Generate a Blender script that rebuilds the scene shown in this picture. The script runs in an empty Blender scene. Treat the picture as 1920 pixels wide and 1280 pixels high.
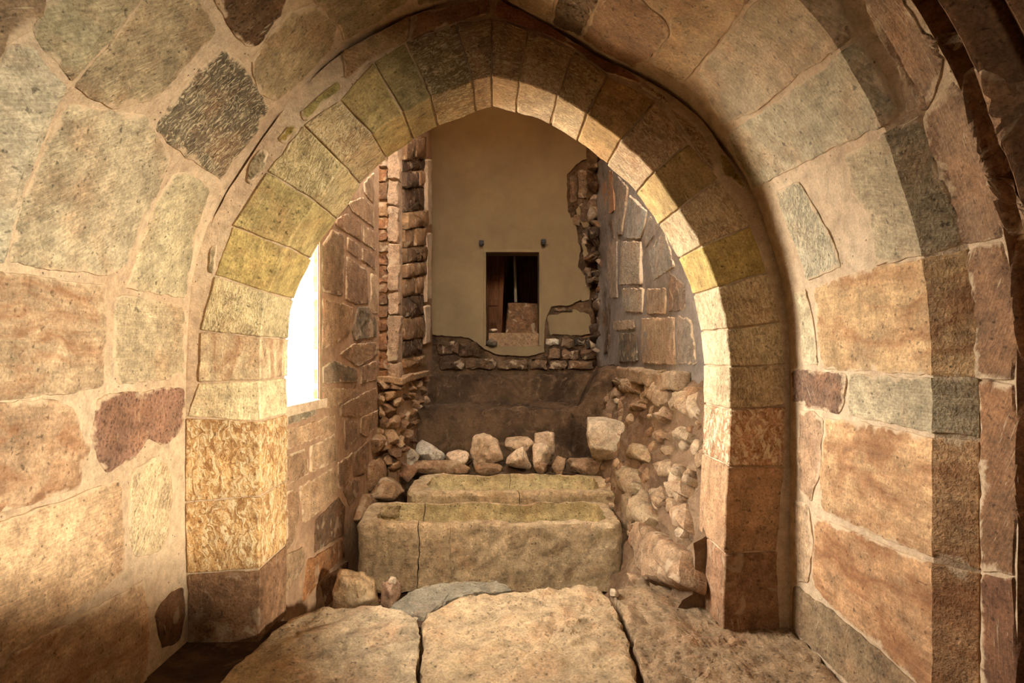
import bpy, bmesh, math, random
from mathutils import Vector, Matrix, noise
from mathutils.geometry import tessellate_polygon

SC = bpy.context.scene
COL = SC.collection
CAMZ = 1.43                       # eye height above the paving
F, VX, VY = 1050.0, 935.0, 662.0  # focal length in pixels and the vanishing point of the depth axis
R = math.radians

# ------------------------------------------------------------------ camera, world, lights, exposure
cam = bpy.data.objects.new('camera', bpy.data.cameras.new('camera'))
COL.objects.link(cam)
cam.location = (0, 0, CAMZ)
cam.rotation_euler = (R(90), 0, 0)
cam.data.sensor_width = 36.0
cam.data.lens = F / 1920 * 36.0
cam.data.shift_x = (960 - VX) / 1920
cam.data.shift_y = (VY - 640) / 1920
cam.data.clip_start = 0.02
SC.camera = cam

world = bpy.data.worlds.new('sky')
SC.world = world
world.use_nodes = True
wn = world.node_tree.nodes
wn['Background'].inputs[0].default_value = (1.0, 0.97, 0.90, 1)
wn['Background'].inputs[1].default_value = 66.0

def area(name, loc, target, sx, sy, power, color, portal=False, spread=180):
    l = bpy.data.lights.new(name, 'AREA')
    l.shape = 'RECTANGLE'; l.size = sx; l.size_y = sy
    l.energy = power; l.color = color
    l.spread = R(spread)
    if portal: l.cycles.is_portal = True
    o = bpy.data.objects.new(name, l); COL.objects.link(o)
    o.location = loc
    o.rotation_euler = (Vector(target) - Vector(loc)).to_track_quat('-Z', 'Y').to_euler()
    return o

area('window_daylight_portal', (-1.62, 3.76, 2.08), (0, 3.76, 2.08), 1.4, 2.2, 1, (1, 1, 1), portal=True)
# ceiling spotlight of the hall, aimed down through the arch at the sarcophagi
def spot(name, loc, target, power, color, size, blend, radius):
    l = bpy.data.lights.new(name, 'SPOT'); l.energy = power; l.color = color
    l.spot_size = R(size); l.spot_blend = blend; l.shadow_soft_size = radius
    o = bpy.data.objects.new(name, l); COL.objects.link(o); o.location = loc
    o.rotation_euler = (Vector(target) - Vector(loc)).to_track_quat('-Z', 'Y').to_euler()
    return o
spot('hall_floodlight', (5.45, -1.9, CAMZ + 0.55), (-1.35, 2.65, CAMZ - 0.42), 5500, (1.0, 0.91, 0.75), 31.5, 1.0, 0.22)
# dim fill light added overhead to lift the right face of the arch
area('hall_fill_light', (0.9, -1.4, CAMZ + 2.6), (0.9, 2.9, CAMZ - 0.2), 1.0, 1.0, 24, (1.0, 0.86, 0.68))
spot('hall_ceiling_spotlight', (-0.5, -1.5, CAMZ + 1.9), (0.05, 4.7, CAMZ - 1.45), 720, (1.0, 0.88, 0.69), 27, 0.8, 0.12)

SC.view_settings.view_transform = 'Standard'
SC.view_settings.look = 'None'
SC.view_settings.exposure = 0.0
SC.view_settings.gamma = 1.0
SC.view_settings.use_curve_mapping = False
SC.cycles.max_bounces = 4
SC.cycles.diffuse_bounces = 3
SC.cycles.use_adaptive_sampling = True
SC.cycles.adaptive_threshold = 0.1
SC.cycles.adaptive_min_samples = 16
SC.cycles.sample_clamp_indirect = 6.0

# ------------------------------------------------------------------ colour helpers and materials
def lin(c):
    c = c / 255.0
    return c / 12.92 if c <= 0.04045 else ((c + 0.055) / 1.055) ** 2.4
def rgb(r, g, b):
    r, g, b = lin(r), lin(g), lin(b); y = 0.3 * r + 0.6 * g + 0.1 * b
    return tuple(c + (y - c) * 0.14 for c in (r, g, b)) + (1.0,)

class NT:
    """small node-tree helper"""
    def __init__(s, name):
        m = bpy.data.materials.new(name); m.use_nodes = True
        s.m = m; s.t = m.node_tree; s.n = s.t.nodes; s.l = s.t.links
        s.b = s.n['Principled BSDF']
        s.b.inputs['Roughness'].default_value = 0.9
        s.b.inputs['Specular IOR Level'].default_value = 0.2
    def new(s, t, **kw):
        n = s.n.new(t)
        for k, v in kw.items(): setattr(n, k, v)
        return n
    def link(s, a, b): s.l.new(a, b)
    def noise(s, vec, scale, detail=6, rough=0.55, dist=0.0):
        n = s.new('ShaderNodeTexNoise')
        n.inputs['Scale'].default_value = scale; n.inputs['Detail'].default_value = detail
        n.inputs['Roughness'].default_value = rough; n.inputs['Distortion'].default_value = dist
        s.link(vec, n.inputs['Vector']); return n.outputs['Fac']
    def mapr(s, val, a, b, c, d, clamp=True):
        n = s.new('ShaderNodeMapRange'); n.clamp = clamp
        for i, v in zip((1, 2, 3, 4), (a, b, c, d)): n.inputs[i].default_value = v
        s.link(val, n.inputs[0]); return n.outputs[0]
    def mix(s, fac, a, b, mode='MIX'):
        n = s.new('ShaderNodeMix', data_type='RGBA', blend_type=mode)
        for sock, v in ((n.inputs[0], fac), (n.inputs[6], a), (n.inputs[7], b)):
            if hasattr(v, 'links') or hasattr(v, 'is_linked'): s.link(v, sock)
            else: sock.default_value = v
        return n.outputs[2]
    def math(s, op, a, b=None):
        n = s.new('ShaderNodeMath', operation=op)
        for i, v in enumerate((a, b)):
            if v is None: continue
            if hasattr(v, 'is_linked'): s.link(v, n.inputs[i])
            else: n.inputs[i].default_value = v
        return n.outputs[0]
    def scaled(s, vec, sx, sy, sz):
        n = s.new('ShaderNodeVectorMath', operation='MULTIPLY')
        s.link(vec, n.inputs[0]); n.inputs[1].default_value = (sx, sy, sz); return n.outputs[0]
    def coords(s):
        tc = s.new('ShaderNodeTexCoord'); oi = s.new('ShaderNodeObjectInfo')
        off = s.math('MULTIPLY', oi.outputs['Random'], 57.0)
        a = s.new('ShaderNodeVectorMath', operation='ADD')
        s.link(tc.outputs['Object'], a.inputs[0]); s.link(off, a.inputs[1])
        u = s.new('ShaderNodeVectorMath', operation='ADD')
        s.link(tc.outputs['UV'], u.inputs[0]); s.link(off, u.inputs[1])
        return a.outputs[0], u.outputs[0], oi.outputs['Color']
    def bump(s, h, strength, dist=0.01, prev=None):
        n = s.new('ShaderNodeBump'); n.inputs['Strength'].default_value = strength
        n.inputs['Distance'].default_value = dist
        s.link(h, n.inputs['Height'])
        if prev is not None: s.link(prev, n.inputs['Normal'])
        return n.outputs[0]

def hsv(t, col, val):
    n = t.new('ShaderNodeHueSaturation'); t.link(col, n.inputs['Color']); t.link(val, n.inputs['Value'])
    return n.outputs[0]

def stone_mat(name, kind, fixed=None):
    t = NT(name); P, U, C = t.coords()
    if fixed:
        n = t.new('ShaderNodeRGB'); n.outputs[0].default_value = fixed; C = n.outputs[0]
    def acc(hh, strength, dist, prev=None):       # sum up relief heights in metres for one bump node
        k = t.math('MULTIPLY', hh, strength * dist)
        return k if prev is None else t.math('ADD', prev, k)
    big = t.noise(P, 2.3, 3, 0.6)
    mid = t.noise(P, 13, 5, 0.65)
    fine = t.noise(P, 85, 2, 0.7)
    col = hsv(t, C, t.mapr(big, 0.3, 0.7, 0.72, 1.22))
    # warm and grey blotches that belong to the stone
    w = t.mapr(t.noise(P, 4.1, 4, 0.6, 0.4), 0.50, 0.68, 0, 0.34)
    col = t.mix(w, col, rgb(168, 112, 62), 'MIX')
    g = t.mapr(t.noise(P, 5.3, 5, 0.6, 0.8), 0.56, 0.72, 0, 0.40)
    col = t.mix(g, col, rgb(122, 102, 76), 'MIX')
    col = hsv(t, col, t.mapr(mid, 0.28, 0.72, 0.58, 1.34))
    col = hsv(t, col, t.mapr(fine, 0.28, 0.72, 0.68, 1.28))
    # scattered dark pits and pale scratches
    sp = t.noise(P, 46, 2, 0.5, 0.2)
    col = hsv(t, col, t.mapr(sp, 0.29, 0.36, 0.45, 1.0))
    scr = t.noise(t.scaled(U, 9, 70, 1), 1.0, 2, 0.5, 1.6)
    col = t.mix(t.mapr(scr, 0.66, 0.74, 0, 0.32), col, rgb(232, 208, 160))
    h = t.math('ADD', t.math('MULTIPLY', mid, 0.7), t.math('MULTIPLY', fine, 0.4))
    nrm = acc(h, 0.8, 0.014)
    if kind == 'dressed':       # fine parallel strokes of a toothed chisel
        a = t.noise(t.scaled(U, 16, 150, 1), 1.0, 3, 0.6, 0.6)
        col = hsv(t, col, t.mapr(a, 0.35, 0.65, 0.84, 1.14))
        nrm = acc(a, 0.45, 0.006, nrm)
    elif kind == 'pecked':      # short curved strokes of a point chisel
        d1 = t.noise(U, 9, 2, 0.5)
        n = t.new('ShaderNodeVectorMath', operation='ADD'); t.link(t.scaled(U, 26, 95, 1), n.inputs[0])
        t.link(t.math('MULTIPLY', d1, 9.0), n.inputs[1])
        a = t.noise(n.outputs[0], 1.0, 2, 0.5, 1.2)
        lt = t.mapr(a, 0.52, 0.63, 0, 0.55)
        col = t.mix(lt, col, rgb(226, 202, 152), 'MIX')
        col = hsv(t, col, t.mapr(a, 0.34, 0.50, 0.72, 1.0))
        nrm = acc(a, 0.8, 0.010, nrm)
    elif kind == 'veined':      # bedded sandstone with rusty bands
        n = t.new('ShaderNodeVectorMath', operation='ADD'); t.link(t.scaled(U, 2.0, 9.0, 1), n.inputs[0])
        t.link(t.math('MULTIPLY', t.noise(P, 2.2, 3, 0.5), 2.6), n.inputs[1])
        a = t.noise(n.outputs[0], 1.0, 7, 0.62, 0.5)
        col = t.mix(t.mapr(a, 0.46, 0.62, 0, 0.62), col, rgb(142, 84, 38))
        col = t.mix(t.mapr(a, 0.60, 0.70, 0, 0.35), col, rgb(92, 78, 62))
        b = t.noise(t.scaled(U, 7, 60, 1), 1.0, 4, 0.6, 0.3)
        col = hsv(t, col, t.mapr(b, 0.35, 0.65, 0.88, 1.10))
        nrm = acc(b, 0.3, 0.005, nrm)
    elif kind == 'porous':
        v = t.new('ShaderNodeTexVoronoi'); v.inputs['Scale'].default_value = 42; t.link(P, v.inputs['Vector'])
        pit = t.mapr(v.outputs['Distance'], 0.08, 0.42, 0, 1)
        col = hsv(t, col, t.mapr(pit, 0, 1, 0.72, 1.05))
        nrm = acc(pit, 0.7, 0.010, nrm)
        nrm = acc(mid, 0.8, 0.02, nrm)
    elif kind == 'gnarled':     # deeply worked, crumbly face with pale and orange crests
        n = t.new('ShaderNodeVectorMath', operation='ADD'); t.link(t.scaled(U, 15, 36, 1), n.inputs[0])
        t.link(t.math('MULTIPLY', t.noise(U, 11, 3, 0.5), 6.0), n.inputs[1])
        a = t.noise(n.outputs[0], 1.0, 5, 0.62, 0.9)
        col = t.mix(t.mapr(a, 0.50, 0.60, 0, 0.75), col, rgb(236, 212, 160))
        col = t.mix(t.mapr(a, 0.47, 0.38, 0, 0.65), col, rgb(136, 84, 34))
        nrm = acc(a, 0.9, 0.016, nrm)
    elif kind == 'rubble':
        a = t.noise(P, 24, 7, 0.7, 0.3)
        col = hsv(t, col, t.mapr(a, 0.3, 0.7, 0.70, 1.2))
        c2 = t.mapr(t.noise(P, 7, 3, 0.5, 1.0), 0.58, 0.66, 0, 0.5)
        col = t.mix(c2, col, rgb(196, 168, 128))
        nrm = acc(a, 0.9, 0.02, nrm)
    elif kind == 'slab':
        v = t.new('ShaderNodeTexVoronoi'); v.inputs['Scale'].default_value = 30; t.link(P, v.inputs['Vector'])
        gate = t.mapr(t.noise(P, 9, 3, 0.5), 0.48, 0.60, 0, 1)
        pit = t.mapr(v.outputs['Distance'], 0.05, 0.35, 0, 1)
        pitg = t.math('MAXIMUM', pit, t.math('SUBTRACT', 1.0, gate))
        col = hsv(t, col, t.mapr(pitg, 0, 1, 0.55, 1.03))
        a = t.noise(P, 22, 6, 0.7, 0.4)
        nrm = acc(pitg, 0.6, 0.012, nrm); nrm = acc(a, 0.8, 0.02, nrm)
    if kind in ('dressed', 'veined', 'pecked', 'porous'):   # lime smeared over the stone from its joints
        at_ = t.new('ShaderNodeAttribute', attribute_name='smear')
        sn = t.noise(P, 9, 5, 0.65, 0.6)
        e = t.math('ADD', at_.outputs['Fac'], t.math('MULTIPLY', t.math('SUBTRACT', sn, 0.5), 0.17))
        f = t.mapr(e, 0.062, 0.082, 0, 0.85)
        f = t.math('MULTIPLY', f, t.mapr(at_.outputs['Fac'], 0.0, 0.01, 0, 1))
        lime = hsv(t, t.mix(0.0, rgb(206, 174, 132), rgb(0, 0, 0)), t.mapr(mid, 0.25, 0.75, 0.84, 1.14))
        col = t.mix(f, col, lime)
    t.link(col, t.b.inputs['Base Color']); t.link(t.bump(nrm, 0.75, 1.0), t.b.inputs['Normal'])
    return t.m

def mortar_mat(name, base, dark, spots=True):
    t = NT(name); P, U, C = t.coords()
    big = t.noise(P, 1.7, 5, 0.6, 0.3); mid = t.noise(P, 17, 6, 0.65); fine = t.noise(P, 110, 4, 0.7)
    col = t.mix(t.mapr(big, 0.40, 0.68, 0, 0.8), base, dark)
    col = hsv(t, col, t.mapr(mid, 0.28, 0.72, 0.70, 1.24))
    col = hsv(t, col, t.mapr(fine, 0.28, 0.72, 0.80, 1.18))
    h = t.math('ADD', t.math('MULTIPLY', mid, 0.7), t.math('MULTIPLY', fine, 0.25))
    if spots:
        v = t.new('ShaderNodeTexVoronoi'); v.inputs['Scale'].default_value = 23; t.link(P, v.inputs['Vector'])
        pit = t.mapr(v.outputs['Distance'], 0.03, 0.11, 0, 1)
        col = hsv(t, col, t.mapr(pit, 0, 1, 0.5, 1.0))
        h = t.math('ADD', h, t.math('MULTIPLY', pit, 0.4))
    t.link(col, t.b.inputs['Base Color'])
    t.link(t.bump(h, 0.9, 0.016), t.b.inputs['Normal'])
    return t.m

def earth_mat(name, base, dark, pale):
    t = NT(name); P, U, C = t.coords()
    big = t.noise(P, 1.9, 6, 0.65, 0.5); mid = t.noise(P, 15, 7, 0.72, 0.3); fine = t.noise(P, 75, 4, 0.7)
    col = t.mix(t.mapr(big, 0.38, 0.62, 0, 1), base, dark)
    col = t.mix(t.mapr(t.noise(P, 6, 5, 0.65, 0.8), 0.56, 0.72, 0, 0.6), col, pale)
    col = hsv(t, col, t.mapr(mid, 0.25, 0.75, 0.6, 1.3))
    col = hsv(t, col, t.mapr(fine, 0.25, 0.75, 0.75, 1.2))
    t.link(col, t.b.inputs['Base Color'])
    t.link(t.bump(t.math('ADD', mid, t.math('MULTIPLY', fine, 0.3)), 0.9, 0.03), t.b.inputs['Normal'])
    return t.m

def plaster_mat(name, base, dark):
    t = NT(name); P, U, C = t.coords()
    big = t.noise(P, 1.1, 4, 0.55, 0.4); mid = t.noise(P, 9, 5, 0.6); fine = t.noise(P, 60, 3, 0.6)
    col = t.mix(t.mapr(big, 0.40, 0.68, 0, 0.6), base, dark)
    col = hsv(t, col, t.mapr(mid, 0.25, 0.75, 0.93, 1.06))
    t.link(col, t.b.inputs['Base Color'])
    t.link(t.bump(t.math('ADD', mid, t.math('MULTIPLY', fine, 0.2)), 0.25, 0.01), t.b.inputs['Normal'])
    return t.m

def wood_mat(name, base, dark):
    t = NT(name); P, U, C = t.coords()
    a = t.noise(t.scaled(P, 40, 40, 3), 1.0, 5, 0.6, 0.5)
    col = t.mix(t.mapr(a, 0.3, 0.7, 0, 1), base, dark)
    t.link(col, t.b.inputs['Base Color']); t.link(t.bump(a, 0.4, 0.004), t.b.inputs['Normal'])
    return t.m

def plain_mat(name, c, rough=0.6):
    t = NT(name); P, U, C = t.coords()
    a = t.noise(P, 30, 3, 0.5)
    n = t.new('ShaderNodeRGB'); n.outputs[0].default_value = c
    t.link(hsv(t, n.outputs[0], t.mapr(a, 0.3, 0.7, 0.85, 1.15)), t.b.inputs['Base Color'])
    t.b.inputs['Roughness'].default_value = rough
    return t.m

M = {k: stone_mat('stone_' + k, k) for k in ('dressed', 'pecked', 'veined', 'porous', 'gnarled', 'rubble', 'slab')}
M['mortar'] = mortar_mat('lime_mortar', rgb(206, 176, 136), rgb(184, 148, 108))
M['mortar_brown'] = mortar_mat('brown_mortar', rgb(170, 124, 84), rgb(140, 96, 62))
M['mortar_wall'] = mortar_mat('wall_mortar', rgb(178, 138, 98), rgb(136, 98, 66), False)
M['mortar_grey'] = mortar_mat('grey_wall_mortar', rgb(142, 128, 112), rgb(104, 92, 80), False)
M['hall'] = mortar_mat('hall_plaster', rgb(128, 104, 78), rgb(104, 82, 60), False)
M['earth'] = earth_mat('packed_earth', rgb(106, 76, 44), rgb(62, 40, 22), rgb(150, 116, 76))
M['bank'] = earth_mat('rubble_bank_earth', rgb(150, 116, 80), rgb(112, 82, 54), rgb(190, 160, 122))
M['plaster'] = plaster_mat('cream_plaster', rgb(128, 105, 66), rgb(106, 84, 52))
M['oldwood'] = wood_mat('old_brown_wood', rgb(120, 72, 34), rgb(70, 40, 18))
M['polewood'] = wood_mat('grey_pole_wood', rgb(150, 132, 104), rgb(104, 90, 70))
M['black'] = plain_mat('dark_metal', rgb(30, 24, 20), 0.5)
M['ground'] = plaster_mat('pale_outside_ground', rgb(226, 214, 190), rgb(196, 180, 150))
M['tub'] = stone_mat('stone_weathered_trough', 'rubble')
M['olive'] = stone_mat('stone_olive_inside', 'slab', rgb(186, 163, 108))

# ------------------------------------------------------------------ geometry helpers
def uv(x, y): return (x - VX) / F, (VY - y) / F
def W(x, d, z): return Vector((x, d, z + CAMZ))

def link(name, me, mat=None, parent=None, color=None):
    o = bpy.data.objects.new(name, me); COL.objects.link(o)
    if mat is not None and not me.materials:
        for m in (mat if isinstance(mat, (list, tuple)) else [mat]): me.materials.append(m)
    if color: o.color = color
    if parent is not None: o.parent = parent
    return o

def recentre(o, parent_loc=Vector((0, 0, 0))):
    """put the origin at the middle of the mesh"""
    me = o.data
    c = sum((v.co for v in me.vertices), Vector()) / max(1, len(me.vertices))
    me.transform(Matrix.Translation(-c))
    o.location = c - parent_loc

def bm_obj(name, bm, mat, parent=None, color=None, smooth=True, centre=True):
    bmesh.ops.recalc_face_normals(bm, faces=bm.faces[:])
    me = bpy.data.meshes.new(name)
    bm.to_mesh(me); bm.free()
    if smooth:
        me.shade_smooth()
        me.set_sharp_from_angle(angle=R(32))
    o = link(name, me, mat, parent, color)
    if centre: recentre(o, parent.location if parent else Vector((0, 0, 0)))
    return o

def structure(o): o['kind'] = 'structure'; return o
def tag(o, label, cat, group=None):
    o['label'] = label; o['category'] = cat
    if group: o['group'] = group
    return o
def empty(name, loc=(0, 0, 0)):
    o = bpy.data.objects.new(name, None); COL.objects.link(o); o.location = loc
    o.empty_display_size = 0.1
    return o

def nz(x, y, z, s=1.0): return noise.noise(Vector((x, y, z)) * s)
def fb(p, s, o=4): return noise.fractal(Vector(p) * s, 1.0, 2.0, o)

def resample(poly, step, rnd, jit, corner=0.012, seam=None):
    """closed 2D polygon -> points every step with wobble; corners are slightly rounded"""
    n = len(poly); pts = []
    for i in range(n):
        a, b = Vector(poly[i]), Vector(poly[(i + 1) % n])
        L = (b - a).length
        if L < 1e-6: continue
        cr = min(corner, L * 0.25)
        if seam and (seam(a) or seam(b)): cr = min(0.0015, L * 0.25)
        k = max(1, int(round((L - 2 * cr) / step)))
        dirv = (b - a) / L
        for j in range(k + 1):
            pts.append(a + dirv * (cr + (L - 2 * cr) * j / k))
    sx, sy = rnd.uniform(0, 90), rnd.uniform(0, 90)
    out = []
    for p in pts:
        if seam and seam(p): out.append(p.copy()); continue
        q = p + Vector((nz(p.x, p.y, sx, 1 / 0.05), nz(p.x, p.y, sy, 1 / 0.05))) * jit \
              + Vector((nz(p.x, p.y, sy + 9, 1 / 0.016), nz(p.x, p.y, sx + 9, 1 / 0.016))) * jit * 0.45
        out.append(q)
    return out

SEED = [11]
def patch(name, parent, poly, surf, mat, color, h=0.010, sink=0.05, relief=0.004, step=0.03, jit=0.006,
          bevel=0.010, rings=(0.86, 0.7, 0.52, 0.34, 0.17), angle=None, dome=0.0, seam=None):
    """a stone bedded in a surface: poly in surface coordinates (metres), surf(a, b, h) -> world point"""
    SEED[0] += 1; rnd = random.Random(SEED[0])
    if angle is None: angle = rnd.uniform(-0.5, 0.5)
    polys = poly if isinstance(poly[0], list) else [poly]
    allp = [Vector(p) for pl in polys for p in pl]
    c0 = sum(allp, Vector((0, 0))) / len(allp)
    ca, sa = math.cos(angle), math.sin(angle)
    off = rnd.uniform(0, 50)
    bm = bmesh.new(); uvl = bm.loops.layers.uv.new('UVMap')
    par = {}; edge = bm.verts.layers.float.new('smear')
    def mk(p, hh, dist=0.0):
        if hh > 0: hh += relief * (fb((p.x, p.y, off), 7.0, 4)) + relief * 0.5 * fb((p.x, p.y, off + 7), 24.0, 3)
        v = bm.verts.new(surf(p.x, p.y, hh)); v[edge] = max(0.0, 0.08 - dist)
        q = p - c0
        par[v] = (q.x * ca - q.y * sa, q.x * sa + q.y * ca)
        return v
    fs = []
    for pl in polys:
        state = random.Random(SEED[0])
        pts = resample(pl, step, state, jit, seam=seam)
        c = sum(pts, Vector((0, 0))) / len(pts)
        size = sum((p - c).length for p in pts) / len(pts)
        bv = min(bevel / max(size, 1e-4), 0.3)
        sf = [bool(seam and seam(p)) for p in pts]
        loops = [[mk(p, -sink) for p in pts], [mk(p, h if f else -0.002, 0.08 if f else 0) for p, f in zip(pts, sf)],
                 [mk(c + (p - c) * (1 - bv * 0.35), h if f else h * 0.72, 0.08 if f else 0) for p, f in zip(pts, sf)],
                 [mk(c + (p - c) * (1 - bv), h, 0.08 if f else bevel) for p, f in zip(pts, sf)]]
        for r in rings:
            loops.append([mk(c + (p - c) * (1 - bv) * r, h + dome * (1 - r * r), 0.08 if f else (p - c).length * (1 - (1 - bv) * r)) for p, f in zip(pts, sf)])
        n = len(pts)
        for A, B in zip(loops, loops[1:]):
            for i in range(n):
                fs.append(bm.faces.new((A[i], A[(i + 1) % n], B[(i + 1) % n], B[i])))
        cv = mk(c, h + dome, 1.0)
        for i in range(n): fs.append(bm.faces.new((loops[-1][i], loops[-1][(i + 1) % n], cv)))
        fs.append(bm.faces.new(loops[0][::-1]))
    for f in fs:
        for l in f.loops: l[uvl].uv = par[l.vert]
    return bm_obj(name, bm, mat, parent, color)

def block(name, parent, fn, n, mat, color, wob=0.004, bevel=0.008, uvf=None, scale=9.0, slots=None):
    """six-sided block on an n[0] x n[1] x n[2] lattice, fn(u, v, w) -> world point"""
    SEED[0] += 1; off = SEED[0] * 3.17
    bm = bmesh.new(); uvl = bm.loops.layers.uv.new('UVMap')
    cache = {}; par = {}
    def V(i, j, k):
        if (i, j, k) not in cache:
            p = Vector(fn(i / n[0], j / n[1], k / n[2]))
            q = p + Vector((fb(p + Vector((off, 0, 0)), scale), fb(p + Vector((0, off, 0)), scale), fb(p + Vector((0, 0, off)), scale))) * wob
            cache[i, j, k] = bm.verts.new(q)
            par[cache[i, j, k]] = (i, j, k)
        return cache[i, j, k]
    def quad(a, b, c, d): return bm.faces.new((a, b, c, d))
    for k in (0, n[2]):
        for i in range(n[0]):
            for j in range(n[1]): quad(V(i, j, k), V(i + 1, j, k), V(i + 1, j + 1, k), V(i, j + 1, k))
    for j in (0, n[1]):
        for i in range(n[0]):
            for k in range(n[2]): quad(V(i, j, k), V(i + 1, j, k), V(i + 1, j, k + 1), V(i, j, k + 1))
    for i in (0, n[0]):
        for j in range(n[1]):
            for k in range(n[2]): quad(V(i, j, k), V(i, j + 1, k), V(i, j + 1, k + 1), V(i, j, k + 1))
    p000, p100, p010, p001 = (Vector(fn(*t)) for t in ((0, .5, .5), (1, .5, .5), (.5, 0, .5), (.5, .5, 0)))
    lu = (p100 - p000).length; lv = (Vector(fn(.5, 1, .5)) - p010).length; lw = (Vector(fn(.5, .5, 1)) - p001).length
    for f in bm.faces:
        for l in f.loops:
            i, j, k = par[l.vert]
            a, b, c = lu * i / n[0], lv * j / n[1], lw * k / n[2]
            l[uvl].uv = (b + 0.3 * c, a + c)
    o = bm_obj(name, bm, mat, parent, color)
    if bevel:
        m = o.modifiers.new('edge_wear', 'BEVEL'); m.width = bevel; m.segments = 2; m.limit_method = 'ANGLE'; m.angle_limit = R(38)
    return o

def box_pts(name, parent, lo, hi, mat, color=None, n=(4, 4, 4), wob=0.004, bevel=0.006, scale=9.0):
    lo, hi = Vector(lo), Vector(hi)
    return block(name, parent, lambda u, v, w: Vector((lo.x + (hi.x - lo.x) * u, lo.y + (hi.y - lo.y) * v, lo.z + (hi.z - lo.z) * w)),
                 n, mat, color, wob, bevel, scale=scale)

def prism(name, parent, outer, holes, mapf, mapb, mat, color=None, centre=True, smooth=False):
    """flat panel with holes: 2D loops; mapf / mapb give the front and back world points (loop index, point)"""
    loops = [outer] + holes
    tri = tessellate_polygon([[Vector((p[0], p[1], 0)) for p in lp] for lp in loops])
    bm = bmesh.new()
    idx = [(li, p) for li, lp in enumerate(loops) for p in lp]
    fv = [bm.verts.new(mapf(li, p)) for li, p in idx]
    bv = [bm.verts.new(mapb(li, p)) for li, p in idx]
    for t in tri:
        try:
            bm.faces.new([fv[i] for i in t]); bm.faces.new([bv[i] for i in reversed(t)])
        except ValueError: pass
    s = 0
    for lp in loops:
        n = len(lp)
        for i in range(n):
            a, b = s + i, s + (i + 1) % n
            try: bm.faces.new((fv[a], fv[b], bv[b], bv[a]))
            except ValueError: pass
        s += n
    return bm_obj(name, bm, mat, parent, color, smooth=smooth, centre=centre)

def rock_mesh(name, size, seed, facets=12, rough=0.10, boxy=0.0, sub=4):
    rnd = random.Random(seed)
    bm = bmesh.new(); uvl = bm.loops.layers.uv.new('UVMap')
    bmesh.ops.create_icosphere(bm, subdivisions=sub, radius=1.0)
    planes = []
    for _ in range(facets):
        v = Vector((rnd.gauss(0, 1), rnd.gauss(0, 1), rnd.gauss(0, 1))).normalized()
        planes.append((v, rnd.uniform(0.50, 0.84)))
    off = Vector((seed * 1.7, seed * 0.9, 3.1))
    for v in bm.verts:
        p = v.co.copy()
        if boxy:
            m = max(abs(p.x), abs(p.y), abs(p.z)); p = p.lerp(p / m * 0.92, boxy)
        for nrm, dd in planes:
            e = p.dot(nrm) - dd
            if e > 0: p -= nrm * e * 0.85
        p += p.normalized() * rough * fb(p + off, 1.6, 4) + p.normalized() * rough * 0.35 * fb(p + off, 6.0, 3)
        v.co = p
    lo = Vector([min(v.co[i] for v in bm.verts) for i in range(3)]); hi = Vector([max(v.co[i] for v in bm.verts) for i in range(3)])
    for v in bm.verts:
        v.co = Vector([((v.co[i] - lo[i]) / (hi[i] - lo[i]) - 0.5) * size[i] for i in range(3)])
    for f in bm.faces:
        for l in f.loops: l[uvl].uv = (l.vert.co.x + l.vert.co.y * 0.4, l.vert.co.z + l.vert.co.y * 0.4)
    bmesh.ops.recalc_face_normals(bm, faces=bm.faces[:])
    me = bpy.data.meshes.new(name); bm.to_mesh(me); bm.free(); me.shade_smooth()
    return me

# ------------------------------------------------------------------ curves of the arch and the vault (pixel offsets at the arch face)
D0, D1 = 2.90, 3.26                # front and back of the arch wall
K0 = D0 / F
def polar(pts):
    """pixel points around the vanishing point -> dense list (phi, radius in metres at the face), phi 0 at the top, negative to the left"""
    q = [((x - VX) * K0, (VY - y) * K0) for x, y in pts]
    dense = []
    for i in range(len(q) - 1):
        p0, p1, p2, p3 = q[max(i - 1, 0)], q[i], q[i + 1], q[min(i + 2, len(q) - 1)]
        for k in range(8):
            t = k / 8
            dense.append(tuple(0.5 * ((2 * p1[c]) + (-p0[c] + p2[c]) * t + (2 * p0[c] - 5 * p1[c] + 4 * p2[c] - p3[c]) * t * t + (-p0[c] + 3 * p1[c] - 3 * p2[c] + p3[c]) * t ** 3) for c in (0, 1)))
    dense.append(q[-1])
    return dense
def joinc(left, right): return polar(left)[:-1] + polar(right)

VAULT = joinc([(352, 1330), (350, 1202), (348, 1012), (347, 812), (349, 662), (359, 532), (382, 442), (424, 352), (498, 240), (560, 168), (640, 92), (774, 22), (920, -14)],
              [(920, -14), (1026, 42), (1087, 75), (1127, 102), (1195, 133), (1280, 183), (1350, 259), (1410, 357), (1440, 437), (1463, 512), (1475, 582), (1481, 662), (1482, 862), (1482, 1100), (1482, 1330)])
INTR = joinc([(487, 1330), (487, 1170), (489, 1000), (489, 800), (488, 700), (491, 632), (500, 560), (528, 490), (557, 430), (592, 383), (643, 308), (698, 254), (756, 212), (808, 183), (872, 158), (922, 143)],
             [(922, 143), (989, 160), (1043, 180), (1097, 213), (1164, 264), (1224, 321), (1271, 390), (1314, 462), (1345, 539), (1362, 616), (1368, 687), (1368, 766), (1365, 860), (1359, 1000), (1355, 1152), (1355, 1330)])

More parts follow.
